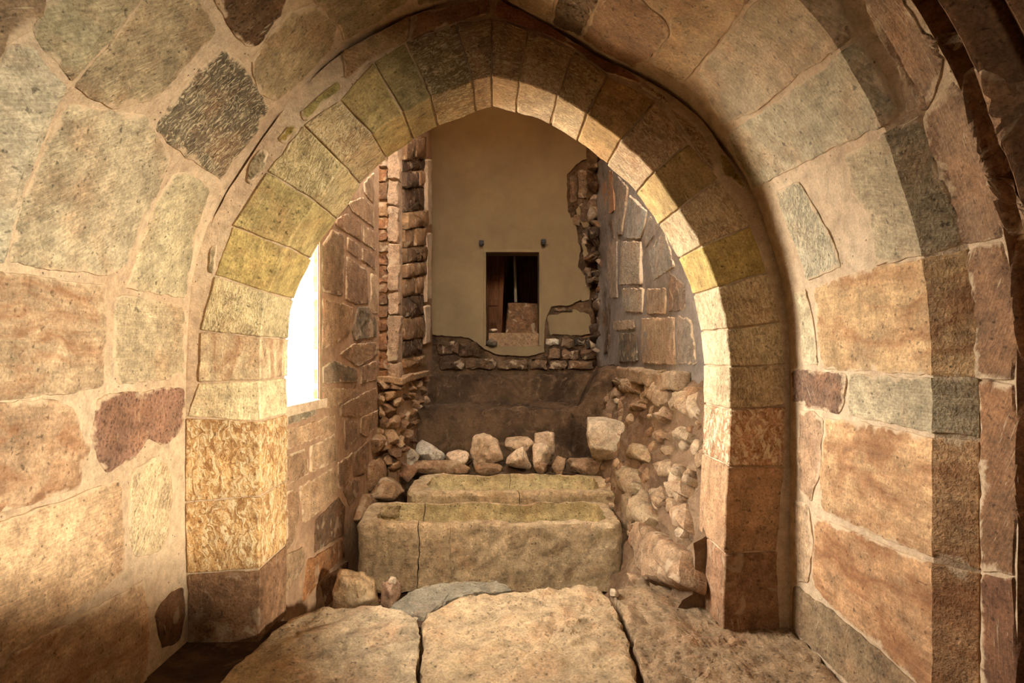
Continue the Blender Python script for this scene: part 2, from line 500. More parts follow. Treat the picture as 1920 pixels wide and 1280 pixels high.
class Curve:
    def __init__(s, pts):
        s.p = [Vector(p) for p in pts]
        s.s = [0.0]
        for a, b in zip(s.p, s.p[1:]): s.s.append(s.s[-1] + (b - a).length)
        s.phi = [math.atan2(p.x, p.y) for p in s.p]
        s.apex = max(range(len(s.p)), key=lambda i: s.p[i].y)
        s.s_apex = s.s[s.apex]; s.L = s.s[-1]
    def _seg(s, arr, v):
        lo, hi = 0, len(arr) - 2
        while lo < hi:
            m = (lo + hi + 1) // 2
            if arr[m] <= v: lo = m
            else: hi = m - 1
        return lo, (v - arr[lo]) / max(1e-9, arr[lo + 1] - arr[lo])
    def at(s, t):
        i, f = s._seg(s.s, t); return s.p[i] + (s.p[i + 1] - s.p[i]) * f
    def normal(s, t):
        """outward"""
        e = 0.02
        a, b = t - e, t + e
        if t <= s.s_apex: b = min(b, s.s_apex)
        else: a = max(a, s.s_apex)
        d = s.at(b) - s.at(a)
        return Vector((-d.y, d.x)).normalized()
    def s_of_phi(s, phi):
        i, f = s._seg(s.phi, phi); return s.s[i] + (s.s[i + 1] - s.s[i]) * f
VC, IC = Curve(VAULT), Curve(INTR)

def sm(x): x = min(1, max(0, x)); return x * x * (3 - 2 * x)
def vpar(s):
    p = VC.at(s); phi = math.degrees(math.atan2(p.x, p.y))
    w = sm((phi + 75) / 110)
    df = 1.80 + (1.944 - 1.80) * w
    c = 0.34 + (0.087 - 0.34) * sm((phi + 60) / 90)
    return df, c
FLAT = 0.134
def voff(s, d):
    """how far the vault surface stands back outwards: chamfer, flat order, groove, roll and front face"""
    df, c = vpar(s); t = df - d
    if t <= 0: return 0.0
    if t < c: return t
    t -= c
    if t < FLAT: return c
    t -= FLAT
    o = c + 0.055 * sm(t / 0.018) - 0.050 * math.exp(-((t - 0.065) / 0.026) ** 2)
    o += 0.06 * sm((t - 0.10) / 0.02) - 0.03 * math.exp(-((t - 0.15) / 0.02) ** 2)
    if t > 0.20: o += (t - 0.20) * 30
    return o
def vsurf(s, d, h=0.0):
    p = VC.at(s) - VC.normal(s) * (h - voff(s, d)) if True else None
    return W(p.x, d, p.y)
def vunproj(x, y):
    u, v = uv(x, y)
    s = VC.s_of_phi(math.atan2(u, v)); p = VC.at(s); d = p.length / math.hypot(u, v)
    for _ in range(14):
        def res(s_, d_):
            q = vsurf(s_, d_); return q.x / d_ - u, (q.z - CAMZ) / d_ - v
        r0 = res(s, d)
        if abs(r0[0]) + abs(r0[1]) < 1e-6: break
        e = 1e-4
        ra, rb = res(s + e, d), res(s, d + e)
        a, b, c_, e_ = (ra[0] - r0[0]) / e, (rb[0] - r0[0]) / e, (ra[1] - r0[1]) / e, (rb[1] - r0[1]) / e
        det = a * e_ - b * c_
        if abs(det) < 1e-9: break
        ds, dd = (-r0[0] * e_ + r0[1] * b) / det, (-a * r0[1] + c_ * r0[0]) / det
        s += max(-0.15, min(0.15, ds)) * 0.8; d += max(-0.1, min(0.1, dd)) * 0.8
        s = max(0.01, min(VC.L - 0.01, s)); d = max(0.9, min(D0 - 0.001, d))
    return (s, d)

# ------------------------------------------------------------------ the front vault (two halves) with its mouldings
def vault_half(name, s0, s1):
    e = structure(empty(name))
    bm = bmesh.new()
    ns = 150
    ts = [-1.15, -1.0, -.85, -.7, -.55, -.4, -.25, -.12, -.05, -0.012, 0.0]
    rows = []
    for i in range(ns + 1):
        s = s0 + (s1 - s0) * i / ns
        df, c = vpar(s)
        ds = [D0 + 0.14] + [D0 + 0.02 - (D0 + 0.02 - df) * k / 14 for k in range(15)]
        ds += [df - c * k / 4 for k in range(1, 5)] + [df - c - FLAT * k / 3 for k in range(1, 4)]
        row = []
        for d in ds:
            q = vsurf(s, d, 0.0)
            w = 0.004 * fb((q.x, q.y, q.z), 9.0, 4)
            row.append(bm.verts.new(vsurf(s, d, w)))
        rows.append(row)
    for A, B in zip(rows, rows[1:]):
        for j in range(len(A) - 1): bm.faces.new((A[j], B[j], B[j + 1], A[j + 1]))
    bm_obj('mortar_bed', bm, M['mortar'], e, centre=False)
    bm = bmesh.new(); rows = []
    for i in range(ns + 1):
        s = s0 + (s1 - s0) * i / ns
        df, c = vpar(s); b = df - c - FLAT
        rows.append([bm.verts.new(vsurf(s, b - t, -0.016 if t < 0 else 0.004 * fb((vsurf(s, b - t)), 8.0, 4))) for t in (-.03, 0, .006, .012, .018, .03, .042, .053, .065, .077, .088, .10, .11, .12, .13, .14, .15, .16, .17, .185, .20, .205)])
    for A, B in zip(rows, rows[1:]):
        for j in range(len(A) - 1): bm.faces.new((A[j], B[j], B[j + 1], A[j + 1]))
    bm_obj('roll_moulding', bm, M['dressed'], e, rgb(126, 88, 54), centre=False)
    return e
vault_l = vault_half('wall_vault_left', 0.0, VC.s_apex)
vault_r = vault_half('wall_vault_right', VC.s_apex, VC.L)

def vstone(parent, px, kind, col, h=0.007, ang=None, **kw):
    poly = [vunproj(x, y) for x, y in px]
    # keep a stone on its own half of the vault
    if parent is vault_l: poly = [(min(s, VC.s_apex - 0.01), d) for s, d in poly]
    else: poly = [(max(s, VC.s_apex + 0.01), d) for s, d in poly]
    cs, cd = sum(p[0] for p in poly) / len(poly), sum(p[1] for p in poly) / len(poly)
    grow = 1 + 0.010 / (sum(math.hypot(p[0] - cs, p[1] - cd) for p in poly) / len(poly))
    poly = [(cs + (a - cs) * grow, cd + (b - cd) * grow) for a, b in poly]
    poly = [(s, min(d, D0 - 0.012)) for s, d in poly]
    # bend the stone crisply where it crosses the arris of the chamfer and of the flat order
    def clip(pl, f, keep):
        out = []
        for i in range(len(pl)):
            a, b = pl[i], pl[(i + 1) % len(pl)]; fa, fb_ = f(a) * keep, f(b) * keep
            if fa >= 0: out.append(a)
            if fa * fb_ < 0:
                t = fa / (fa - fb_); out.append((a[0] + (b[0] - a[0]) * t, a[1] + (b[1] - a[1]) * t))
        return out
    f1 = lambda p: p[1] - vpar(p[0])[0]
    f2 = lambda p: p[1] - vpar(p[0])[0] + vpar(p[0])[1]
    parts = [clip(poly, f1, 1), clip(clip(poly, f1, -1), f2, 1), clip(poly, f2, -1)]
    def okp(pl): return len(pl) > 2 and (max(p[1] for p in pl) - min(p[1] for p in pl)) > 0.02
    parts = [p for p in parts if okp(p)]
    if len(parts) > 1:
        kw['seam'] = lambda p: abs(f1(p)) < 0.003 or abs(f2(p)) < 0.003
        poly = parts
    return patch('ashlar_block', parent, poly, vsurf, M[kind], rgb(*col), h=h, step=0.028, jit=0.010, angle=ang, relief=0.004, **kw)

GREY, OLIVE, TAN, BROWN, CREAM = (178, 154, 118), (166, 146, 98), (184, 152, 108), (150, 114, 78), (206, 182, 136)
V2 = math.pi / 2
# right half
for px, kind, col, ang in [
    ([(940, -130), (1045, -130), (1040, 0), (1030, 38), (985, 18), (950, -4)], 'dressed', TAN, None),
    ([(1052, -130), (1135, -130), (1120, 0), (1086, 68), (1037, 42), (1046, 0)], 'porous', (112, 88, 62), None),
    ([(1143, -130), (1190, -130), (1202, 0), (1250, 42), (1252, 66), (1214, 110), (1190, 124), (1150, 104), (1095, 70), (1128, 0)], 'dressed', BROWN, None),
    ([(1200, -130), (1440, -130), (1400, 0), (1372, 42), (1308, 122), (1285, 148), (1264, 152), (1222, 116), (1262, 70), (1258, 40), (1212, 0)], 'dressed', TAN, None),
    ([(1312, 131), (1379, 48), (1441, -20), (1490, -90), (1600, -90), (1560, -20), (1575, 20), (1600, 65), (1562, 97), (1495, 141), (1421, 205), (1357, 230), (1334, 195)], 'dressed', GREY, 0.2),
    ([(1367, 250), (1421, 217), (1566, 110), (1604, 78), (1655, 160), (1678, 212), (1662, 233), (1633, 244), (1582, 268), (1495, 311), (1411, 352), (1383, 292)], 'dressed', (176, 158, 122), 0.25),
    ([(1455, 363), (1498, 341), (1522, 380), (1552, 427), (1576, 497), (1516, 521), (1482, 430)], 'pecked', (176, 160, 126), None),
    ([(1587, 293), (1645, 263), (1690, 240), (1722, 224), (1750, 296), (1784, 386), (1800, 456), (1720, 477), (1644, 494), (1642, 445), (1630, 400), (1603, 360)], 'dressed', (172, 150, 112), 1.2),
    ([(1529, 541), (1602, 512), (1666, 498), (1730, 488), (1808, 472), (1822, 578), (1831, 665), (1832, 702), (1747, 700), (1599, 693), (1545, 690), (1537, 632)], 'veined', (200, 158, 102), V2),
    ([(1492, 550), (1513, 544), (1529, 625), (1534, 680), (1506, 676), (1499, 581)], 'dressed', CREAM, None),
    ([(1487, 694), (1498, 692), (1549, 699), (1585, 700), (1583, 749), (1575, 775), (1498, 757), (1487, 752)], 'porous', (128, 94, 68), None),
    ([(1597, 704), (1747, 711), (1832, 713), (1834, 818), (1748, 810), (1700, 800), (1649, 789), (1593, 779)], 'dressed', (180, 158, 118), V2),
    ([(1500, 770), (1528, 778), (1544, 788), (1540, 860), (1539, 892), (1527, 910), (1523, 938), (1502, 920), (1497, 860)], 'dressed', (178, 138, 98), None),
    ([(1550, 789), (1590, 788), (1680, 806), (1747, 824), (1834, 832), (1836, 1064), (1750, 1040), (1666, 1009), (1582, 972), (1543, 955), (1541, 895)], 'veined', (198, 152, 98), V2),
    ([(1490, 939), (1518, 948), (1526, 1025), (1516, 1090), (1497, 1086)], 'dressed', (190, 152, 108), None),
    ([(1531, 970), (1582, 990), (1676, 1030), (1748, 1057), (1836, 1078), (1838, 1420), (1750, 1310), (1660, 1218), (1562, 1138), (1524, 1090)], 'veined', (182, 134, 84), V2),
    ([(1488, 1114), (1494, 1099), (1560, 1146), (1660, 1229), (1746, 1316), (1836, 1435), (1836, 1530), (1746, 1428), (1488, 1180)], 'slab', (140, 112, 76), None),
    # the flat order outside the chamfer
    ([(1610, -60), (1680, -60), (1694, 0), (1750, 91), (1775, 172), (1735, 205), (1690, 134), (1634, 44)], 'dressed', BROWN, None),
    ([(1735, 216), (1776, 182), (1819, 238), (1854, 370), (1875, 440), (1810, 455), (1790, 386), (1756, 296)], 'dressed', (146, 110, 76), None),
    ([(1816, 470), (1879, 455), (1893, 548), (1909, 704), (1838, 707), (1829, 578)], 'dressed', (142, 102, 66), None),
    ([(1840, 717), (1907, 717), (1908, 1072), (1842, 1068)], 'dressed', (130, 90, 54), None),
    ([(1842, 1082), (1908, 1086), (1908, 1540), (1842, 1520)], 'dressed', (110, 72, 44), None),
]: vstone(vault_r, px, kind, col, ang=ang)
# left half
for px, kind, col, ang in [
    ([(300, -130), (385, -130), (364, -20), (387, 34), (404, 57), (336, 133), (287, 186), (215, 199), (163, 174), (143, 156), (215, 71), (262, 0)], 'dressed', (166, 144, 104), -0.6),
    ([(420, 95), (458, 128), (502, 202), (480, 246), (412, 333), (370, 306), (313, 263), (291, 245), (320, 195), (370, 135)], 'pecked', (116, 100, 74), -0.2),
    ([(372, -130), (575, -130), (548, -40), (524, 25), (482, 85), (464, 85), (441, 66), (424, 40), (392, -20)], 'porous', (104, 74, 42), None),
    ([(486, 93), (540, 24), (590, 12), (628, 48), (622, 90), (568, 146), (520, 186), (486, 174), (472, 118)], 'dressed', (168, 142, 98), None),
    ([(585, -130), (790, -130), (762, 2), (704, 40), (645, 74), (635, 46), (596, 6), (560, -20)], 'dressed', (160, 138, 98), None),
    ([(800, -130), (920, -130), (905, -40), (880, -10), (785, 8)], 'dressed', (160, 136, 94), None),
    ([(126, 202), (215, 211), (270, 217), (288, 250), (318, 292), (292, 363), (262, 420), (240, 488), (205, 512), (100, 502), (17, 486), (32, 440), (62, 330)], 'dressed', (178, 158, 120), -0.9),
    ([(62, 60), (150, -80), (268, -80), (258, 0), (203, 72), (136, 148), (84, 92)], 'dressed', (172, 154, 112), -0.5),
    ([(-90, 260), (22, 88), (60, 98), (118, 168), (98, 215), (53, 330), (20, 440), (2, 484), (-90, 470)], 'dressed', (186, 168, 132), -0.8),
    ([(-60, -20), (90, -130), (140, -80), (52, 58), (20, 78), (-60, 180)], 'dressed', (140, 112, 78), -0.5),
    ([(302, 365), (330, 324), (357, 328), (390, 357), (372, 420), (354, 497), (346, 556), (288, 546), (234, 538), (251, 497), (272, 437)], 'dressed', (188, 168, 124), -0.9),
    ([(-90, 500), (7, 513), (84, 523), (193, 536), (196, 598), (191, 723), (134, 734), (40, 744), (-90, 750)], 'veined', (176, 146, 106), V2),
    ([(216, 562), (229, 553), (302, 566), (342, 573), (342, 697), (310, 710), (223, 717), (214, 665)], 'dressed', (182, 158, 116), V2),
    ([(183, 752), (203, 741), (269, 734), (322, 728), (342, 731), (342, 793), (330, 818), (302, 834), (276, 820), (255, 850), (228, 870), (205, 883), (190, 871), (182, 840), (170, 815), (180, 790)], 'porous', (140, 100, 74), None),
    ([(-90, 762), (47, 754), (101, 754), (139, 768), (149, 810), (166, 845), (153, 868), (146, 912), (44, 945), (5, 958), (-90, 975)], 'veined', (178, 142, 102), V2),
    ([(244, 890), (286, 860), (314, 876), (320, 917), (317, 994), (299, 1033), (252, 1038), (241, 990)], 'pecked', (210, 178, 128), None),
    ([(-90, 990), (10, 977), (148, 927), (224, 900), (230, 1000), (228, 1072), (150, 1138), (60, 1198), (-90, 1262)], 'dressed', (196, 158, 112), V2),
    ([(-60, 1290), (20, 1232), (150, 1154), (268, 1088), (278, 1200), (268, 1300), (160, 1400), (-20, 1520)], 'veined', (184, 146, 102), V2),
    ([(292, 1150), (318, 1112), (342, 1102), (346, 1150), (334, 1200), (302, 1214)], 'rubble', (112, 78, 48), None),
]: vstone(vault_l, px, kind, col, ang=ang)

# courses of the splayed left jamb nearer the hall
for ya, yb, col in [(-420, -150, (150, 126, 90)), (-130, 240, (176, 154, 114)), (270, 462, (184, 164, 126)), (508, 742, (170, 136, 94)), (770, 968, (176, 142, 102)), (998, 1255, (192, 156, 112)), (1270, 1600, (160, 124, 84))]:
    (sa_, da_), (sb_, db_) = vunproj(-96, ya), vunproj(-96, yb)
    de = lambda q: vpar(q)[0] - vpar(q)[1] - FLAT + 0.008
    pl = [(sa_, da_ - .012), (sb_, db_ - .012), (sb_, de(sb_)), ((sa_ + sb_) / 2, de((sa_ + sb_) / 2)), (sa_, de(sa_))]
    q = lambda p: p[1] - vpar(p[0])[0] + vpar(p[0])[1]
    hi = [p for p in pl[:2]] + [(sb_, vpar(sb_)[0] - vpar(sb_)[1]), (sa_, vpar(sa_)[0] - vpar(sa_)[1])]
    lo = [hi[3], hi[2]] + pl[2:]
    patch('ashlar_block', vault_l, [hi, lo], vsurf, M['dressed'], rgb(*col), h=0.007, step=0.03, jit=0.01, seam=lambda p: abs(q(p)) < 0.003)

# front wall of the hall around the mouth of the vault
hl = []
for i in range(161):
    s = 0.001 + (VC.L - 0.002) * i / 160
    df, c = vpar(s); q = vsurf(s, df - c - FLAT - 0.20); hl.append((q.x, q.z - CAMZ, s))
prof = [p for p in hl if p[1] > -1.7]
# one outline that runs round the outside and back along the mouth
outl = [(-7, -1.7, None), (-7, 4.6, None), (7, 4.6, None), (7, -1.7, None)] + prof[::-1]
tri = tessellate_polygon([[Vector((p[0], p[1], 0)) for p in outl]])
bm = bmesh.new()
def fpt(p, k):
    if p[2] is None: return W(p[0], 1.45 + k, p[1])
    df, c = vpar(p[2]); return W(p[0], df - c - FLAT - 0.20 + k, p[1])
fv = [bm.verts.new(fpt(p, 0)) for p in outl]; bv = [bm.verts.new(fpt(p, 0.12)) for p in outl]
for t in tri:
    bm.faces.new([fv[i] for i in t]); bm.faces.new([bv[i] for i in reversed(t)])
for i in range(len(outl)):
    j = (i + 1) % len(outl); bm.faces.new((fv[i], fv[j], bv[j], bv[i]))
structure(bm_obj('wall_hall_front', bm, M['mortar_wall'], smooth=False))

# ------------------------------------------------------------------ the pointed arch
arch = tag(empty('stone_arch', (0, D0, 0)), 'pointed stone arch of tooled wedge blocks opening onto the burial chamber', 'arch')
def P2(x, y): return Vector(((x - VX) * K0, (VY - y) * K0))
# mortar core: ring between the intrados (set back) and well behind the vault
bm = bmesh.new()
NS = 200
ring = []
for i in range(NS + 1):
    k = i / NS
    s = IC.s_apex * k * 2 if k <= .5 else IC.s_apex + (IC.L - IC.s_apex) * (k - .5) * 2
    p = IC.at(s) + IC.normal(s) * 0.010
    if abs(s - IC.s_apex) < 1e-6: p = IC.at(s) + Vector((0, 0.012))
    s2 = VC.s_apex * k * 2 if k <= .5 else VC.s_apex + (VC.L - VC.s_apex) * (k - .5) * 2
    q = VC.at(s2) + VC.normal(s2) * 0.03
    far = VC.at(s2) + VC.normal(s2) * 1.6
    L = []
    for m in range(9):
        a = p + (q - p) * m / 8
        L.append((a, D0 + 0.004 + 0.005 * fb((a.x, 3.3, a.y), 8.0)))
    ph = math.degrees(math.atan2(q.x, q.y))
    open_ = max(sm((ph + 4) / 6) * (1 - sm((ph - 46) / 8)), sm((ph + 66) / 6) * (1 - sm((ph + 47) / 6)), sm((ph + 36) / 6) * (1 - sm((ph + 16) / 8)))
    wd = open_ * max(0.0, 0.006 + 0.012 * fb((q.x, 1.0, q.y), 4.0, 3))
    e0 = VC.at(s2) - VC.normal(s2) * (wd + 0.012); e1 = VC.at(s2) - VC.normal(s2) * (wd + 0.010)
    L = [x for x in L if (x[0] - VC.at(s2)).dot(VC.normal(s2)) < -(wd + 0.014)]
    while len(L) < 9: L.append((e0, D0 + 0.004))
    L = L[:9]
    L.append((e0, D0 + 0.004)); L.append((e1, D0 + 0.004 + 0.05 * open_)); L.append((q, D0 + 0.006 + 0.05 * open_))
    L.append((far, D0 + 0.06)); L.append((far, D1 - .004))
    L.append((q, D1 - .004)); L.append((p, D1 - .004)); L.append((p, D0 + .18))
    ring.append([bm.verts.new(W(a.x, d, a.y)) for a, d in L])
for A, B in zip(ring, ring[1:]):
    n = len(A)
    for j in range(n): bm.faces.new((A[j], A[(j + 1) % n], B[(j + 1) % n], B[j]))
bm.faces.new(ring[0]); bm.faces.new(ring[-1])
bm_obj('mortar_core', bm, M['mortar'], arch)

def voussoir(o0, i0, o1, i1, kind, col, proud=0.005, gap=0.004, dd=(0.0, 0.0), ang=0):
    """block between two joints; o = outer end, i = inner end of a joint, in pixels on the face"""
    a0, a1 = P2(*o0), P2(*o1)
    s0, s1 = IC.s_of_phi(math.atan2(i0[0] - VX, VY - i0[1])), IC.s_of_phi(math.atan2(i1[0] - VX, VY - i1[1]))
    SEED[0] += 1
    rnd = random.Random(SEED[0]); pr = proud + rnd.uniform(-0.003, 0.004); ins = rnd.uniform(-0.003, 0.004)
    def fn(u, v, w):
        g = gap / max(0.05, abs(s1 - s0)); vv = g + v * (1 - 2 * g)
        s = s0 + (s1 - s0) * vv
        pin = IC.at(s) - IC.normal(s) * ins
        if abs(s - IC.s_apex) < 0.02: pin = IC.at(s)
        g2 = gap / max(0.05, (a1 - a0).length); v2 = g2 + v * (1 - 2 * g2)
        pout = a0 + (a1 - a0) * v2
        p = pin + (pout - pin) * u
        d = (D0 - pr) + (D1 + 0.004 - D0 + pr) * w
        return W(p.x, d, p.y)
    return block('voussoir', arch, fn, (5, 8, 6), M[kind], rgb(*col), wob=0.006, bevel=0.007, scale=11)

LJ = [((352, 1215), (487, 1215)), ((352, 1075), (488, 1066)), ((347, 941), (489, 930)), ((349, 782), (489, 790)), ((373, 717), (488, 712)), ((377, 621), (491, 632)), ((403, 517), (500, 548)),
      ((436, 424), (549, 468)), ((502, 322), (598, 383)), ((570, 235), (643, 308)), ((636, 188), (700, 254)), ((700, 118), (757, 214)), ((760, 80), (808, 183)), ((855, 46), (887, 152))]
LC = [('rubble', (150, 108, 70)), ('gnarled', (204, 156, 88)), ('gnarled', (206, 158, 90)), ('dressed', (222, 196, 142)), ('veined', (220, 188, 138)), ('pecked', (206, 182, 126)), ('dressed', (186, 158, 84)),
      ('dressed', (186, 160, 92)), ('pecked', (192, 166, 106)), ('pecked', (188, 158, 104)), ('dressed', (170, 144, 80)), ('dressed', (164, 140, 82)), ('pecked', (146, 122, 78))]
for (a, b), c in zip(zip(LJ, LJ[1:]), LC): voussoir(a[0], a[1], b[0], b[1], *c)
# the crown block spans the point of the arch
voussoir((855, 46), (887, 152), (922, 34), (922, 143), 'pecked', (172, 138, 96), gap=0.0025)
voussoir((922, 34), (922, 143), (990, 56), (972, 157), 'pecked', (172, 138, 96), gap=0.0025)
RJ = [((990, 56), (972, 157)), ((1077, 96), (1045, 181)), ((1138, 142), (1100, 215)), ((1228, 190), (1164, 264)), ((1290, 268), (1226, 323)), ((1346, 334), (1272, 392)), ((1408, 424), (1314, 462)),
      ((1438, 511), (1345, 539)), ((1462, 603), (1362, 616)), ((1471, 684), (1368, 687)), ((1472, 761), (1368, 768)), ((1468, 875), (1364, 873)), ((1456, 1032), (1358, 1038)), ((1462, 1185), (1355, 1185))]
RC = [('pecked', (186, 154, 112)), ('pecked', (178, 146, 100)), ('dressed', (168, 130, 74)), ('pecked', (182, 146, 104)), ('dressed', (176, 142, 82)), ('pecked', (188, 156, 112)), ('dressed', (186, 154, 78)),
      ('pecked', (198, 168, 122)), ('pecked', (202, 174, 128)), ('pecked', (192, 160, 114)), ('gnarled', (190, 140, 96)), ('slab', (170, 128, 86)), ('rubble', (156, 112, 74))]
for (a, b), c in zip(zip(RJ, RJ[1:]), RC): voussoir(a[0], a[1], b[0], b[1], *c)

def fsurf(a, b, h=0): return W(a, D0 + 0.004 - h, b)
def fstone(px, kind, col, h=0.012, name='filler_stone', **kw):
    return patch(name, arch, [tuple(P2(x, y)) for x, y in px], fsurf, M[kind], rgb(*col), h=h, step=0.022, jit=0.006, sink=0.04, **kw)
for px, kind, col in [
    ([(642, 98), (770, 28), (766, 74), (702, 110), (646, 150)], 'dressed', (176, 142, 92)),
    ([(780, 26), (918, -4), (918, 26), (850, 42), (768, 76)], 'dressed', (160, 116, 72)),
    ([(926, -4), (1026, 48), (1120, 108), (1190, 142), (1205, 160), (1140, 138), (1080, 92), (992, 50), (926, 30)], 'dressed', (150, 98, 58)),
    ([(560, 215), (636, 150), (640, 165), (572, 230)], 'dressed', (150, 132, 66)),
    ([(462, 340), (470, 305), (492, 276), (505, 285), (494, 315), (470, 346)], 'porous', (138, 118, 82)),
    ([(392, 512), (396, 462), (408, 456), (400, 512)], 'dressed', (160, 140, 100)),
    ([(520, 262), (545, 232), (558, 240), (532, 270)], 'dressed', (150, 122, 40)),
    ([(1194, 146), (1236, 168), (1258, 200), (1230, 184), (1205, 168)], 'pecked', (170, 132, 96)),
    ([(1345, 285), (1358, 290), (1400, 352), (1392, 356), (1362, 330)], 'dressed', (150, 118, 40)),
    ([(1248, 196), (1300, 232), (1336, 280), (1340, 322), (1292, 262)], 'pecked', (172, 132, 92)),
]: fstone(px, kind, col)

# ------------------------------------------------------------------ floor: paving at the arch, sunken earth beyond
floor = structure(empty('floor'))
bm = bmesh.new()
NX, NY = 130, 200
xs = [-2.2 + 4.4 * i / NX for i in range(NX + 1)]
ys = [3.02 + (8.6 - 3.02) * j / NY for j in range(NY + 1)]
def earth_z(x, d):
    z = -1.58 + 0.11 * sm((d - 3.14) / 0.10)
    z -= 0.40 * sm((d - 3.14) / 0.10)                       # edge of the paving, pit of the sarcophagi
    z += 0.58 * sm((d - 5.80) / 0.22)                       # bank behind them
    z += 0.60 * sm((d - 6.75 - 0.08 * fb((x, 3.0, 1.0), 2.0, 3)) / 0.16)                       # first step
    z += 0.36 * sm((d - 7.82 - 0.05 * fb((x, 7.0, 1.0), 2.5, 3)) / 0.08)                       # second step
    if x > 0.9: z += 0.5 * sm((x - 0.95) / 0.4) * sm((d - 5.6) / 0.5) * (1 - sm((d - 7.4) / 0.5))
    return z
g = []
for d in ys:
    row = []
    for x in xs:
        z = earth_z(x, d) + 0.05 * fb((x, d, 0.3), 2.2, 5) + 0.028 * fb((x, d, 4.0), 9.0, 5)
        row.append(bm.verts.new(W(x, d, z)))
    g.append(row)
for A, B in zip(g, g[1:]):
    for i in range(NX): bm.faces.new((A[i], A[i + 1], B[i + 1], B[i]))
bm_obj('earth_ground', bm, M['earth'], floor, centre=False)
# hall floor bed under the slabs
bm = bmesh.new()
g = []
for j in range(41):
    d = -6.0 + (3.12 + 6.0) * j / 40; row = []
    for i in range(41):
        x = -6.8 + 13.6 * i / 40
        row.append(bm.verts.new(W(x, d, -1.49 + 0.012 * fb((x, d, 1), 4.0))))
    g.append(row)
for A, B in zip(g, g[1:]):
    for i in range(40): bm.faces.new((A[i], A[i + 1], B[i + 1], B[i]))
bm_obj('earth_bed', bm, M['earth'], floor, centre=False)

def zsurf(z0):
    return lambda a, b, h=0: W(a, b, z0 + h)
def onz(px, z):
    out = []
    for x, y in px:
        u, v = uv(x, y); d = z / v; out.append((u * d, d))
    return out
for px, kind, col, z, h in [
    ([(548, 1158), (600, 1141), (690, 1139), (745, 1143), (783, 1158), (786, 1200), (780, 1300), (775, 1420), (330, 1420), (400, 1290), (480, 1215)], 'slab', (168, 142, 104), -1.44, 0.012),
    ([(793, 1168), (808, 1150), (850, 1126), (950, 1112), (1060, 1104), (1100, 1100), (1122, 1103), (1142, 1122), (1160, 1160), (1176, 1200), (1192, 1260), (1235, 1420), (783, 1420), (788, 1300)], 'slab', (170, 140, 98), -1.44, 0.014),
    ([(1152, 1112), (1180, 1099), (1290, 1099), (1420, 1140), (1500, 1195), (1700, 1420), (1262, 1420), (1208, 1270), (1180, 1180)], 'slab', (142, 112, 76), -1.44, 0.010),
]:
    patch('paving_slab', floor, onz(px, z), zsurf(z), M[kind], rgb(*col), h=h, sink=0.30, relief=0.022, step=0.03, jit=0.018, bevel=0.035,
          rings=[1 - k / 27 for k in range(1, 27)])

# ------------------------------------------------------------------ burial chamber: left wall with the window
XL = lambda d: -1.51 + 0.062 * d
XP, DP = -0.98, 5.50
wall_l = structure(empty('wall_left'))
ZB, ZT = -2.0, 4.3
WD0, WD1, WZ0, WZ1 = 3.275, 3.93, -0.335, 1.60
hole_f = [(WD0, WZ0), (WD1, WZ0), (WD1, WZ1), (WD0, WZ1)]
def lmap(li, p):
    return W(XL(p[0]), p[0], p[1])
def lback(li, p):
    d, z = p
    if li == 1: d = 3.24 if d < 3.6 else 4.52; z = z + (-0.02 if z < 0.5 else 0.1)
    return W(XL(d) - 0.30, d, z)
prism('mortar_bed', wall_l, [(3.2, ZB), (DP, ZB), (DP, ZT), (3.2, ZT)], [hole_f], lmap, lback, M['mortar_wall'], centre=False)
def lsurf(a, b, h=0): return W(XL(a) + h, a, b)
def lun(x, y):
    u, v = uv(x, y); d = 1.51 / (0.062 - u); return (d, v * d)
def lstone(px, kind='dressed', col=(160, 120, 80), h=0.010, **kw):
    return patch('wall_stone', wall_l, [lun(x, y) for x, y in px], lsurf, M[kind], rgb(*col), h=h, step=0.035, jit=0.012, **kw)
A1, A2, A3, A4 = (158, 120, 80), (146, 110, 76), (172, 136, 94), (132, 112, 84)
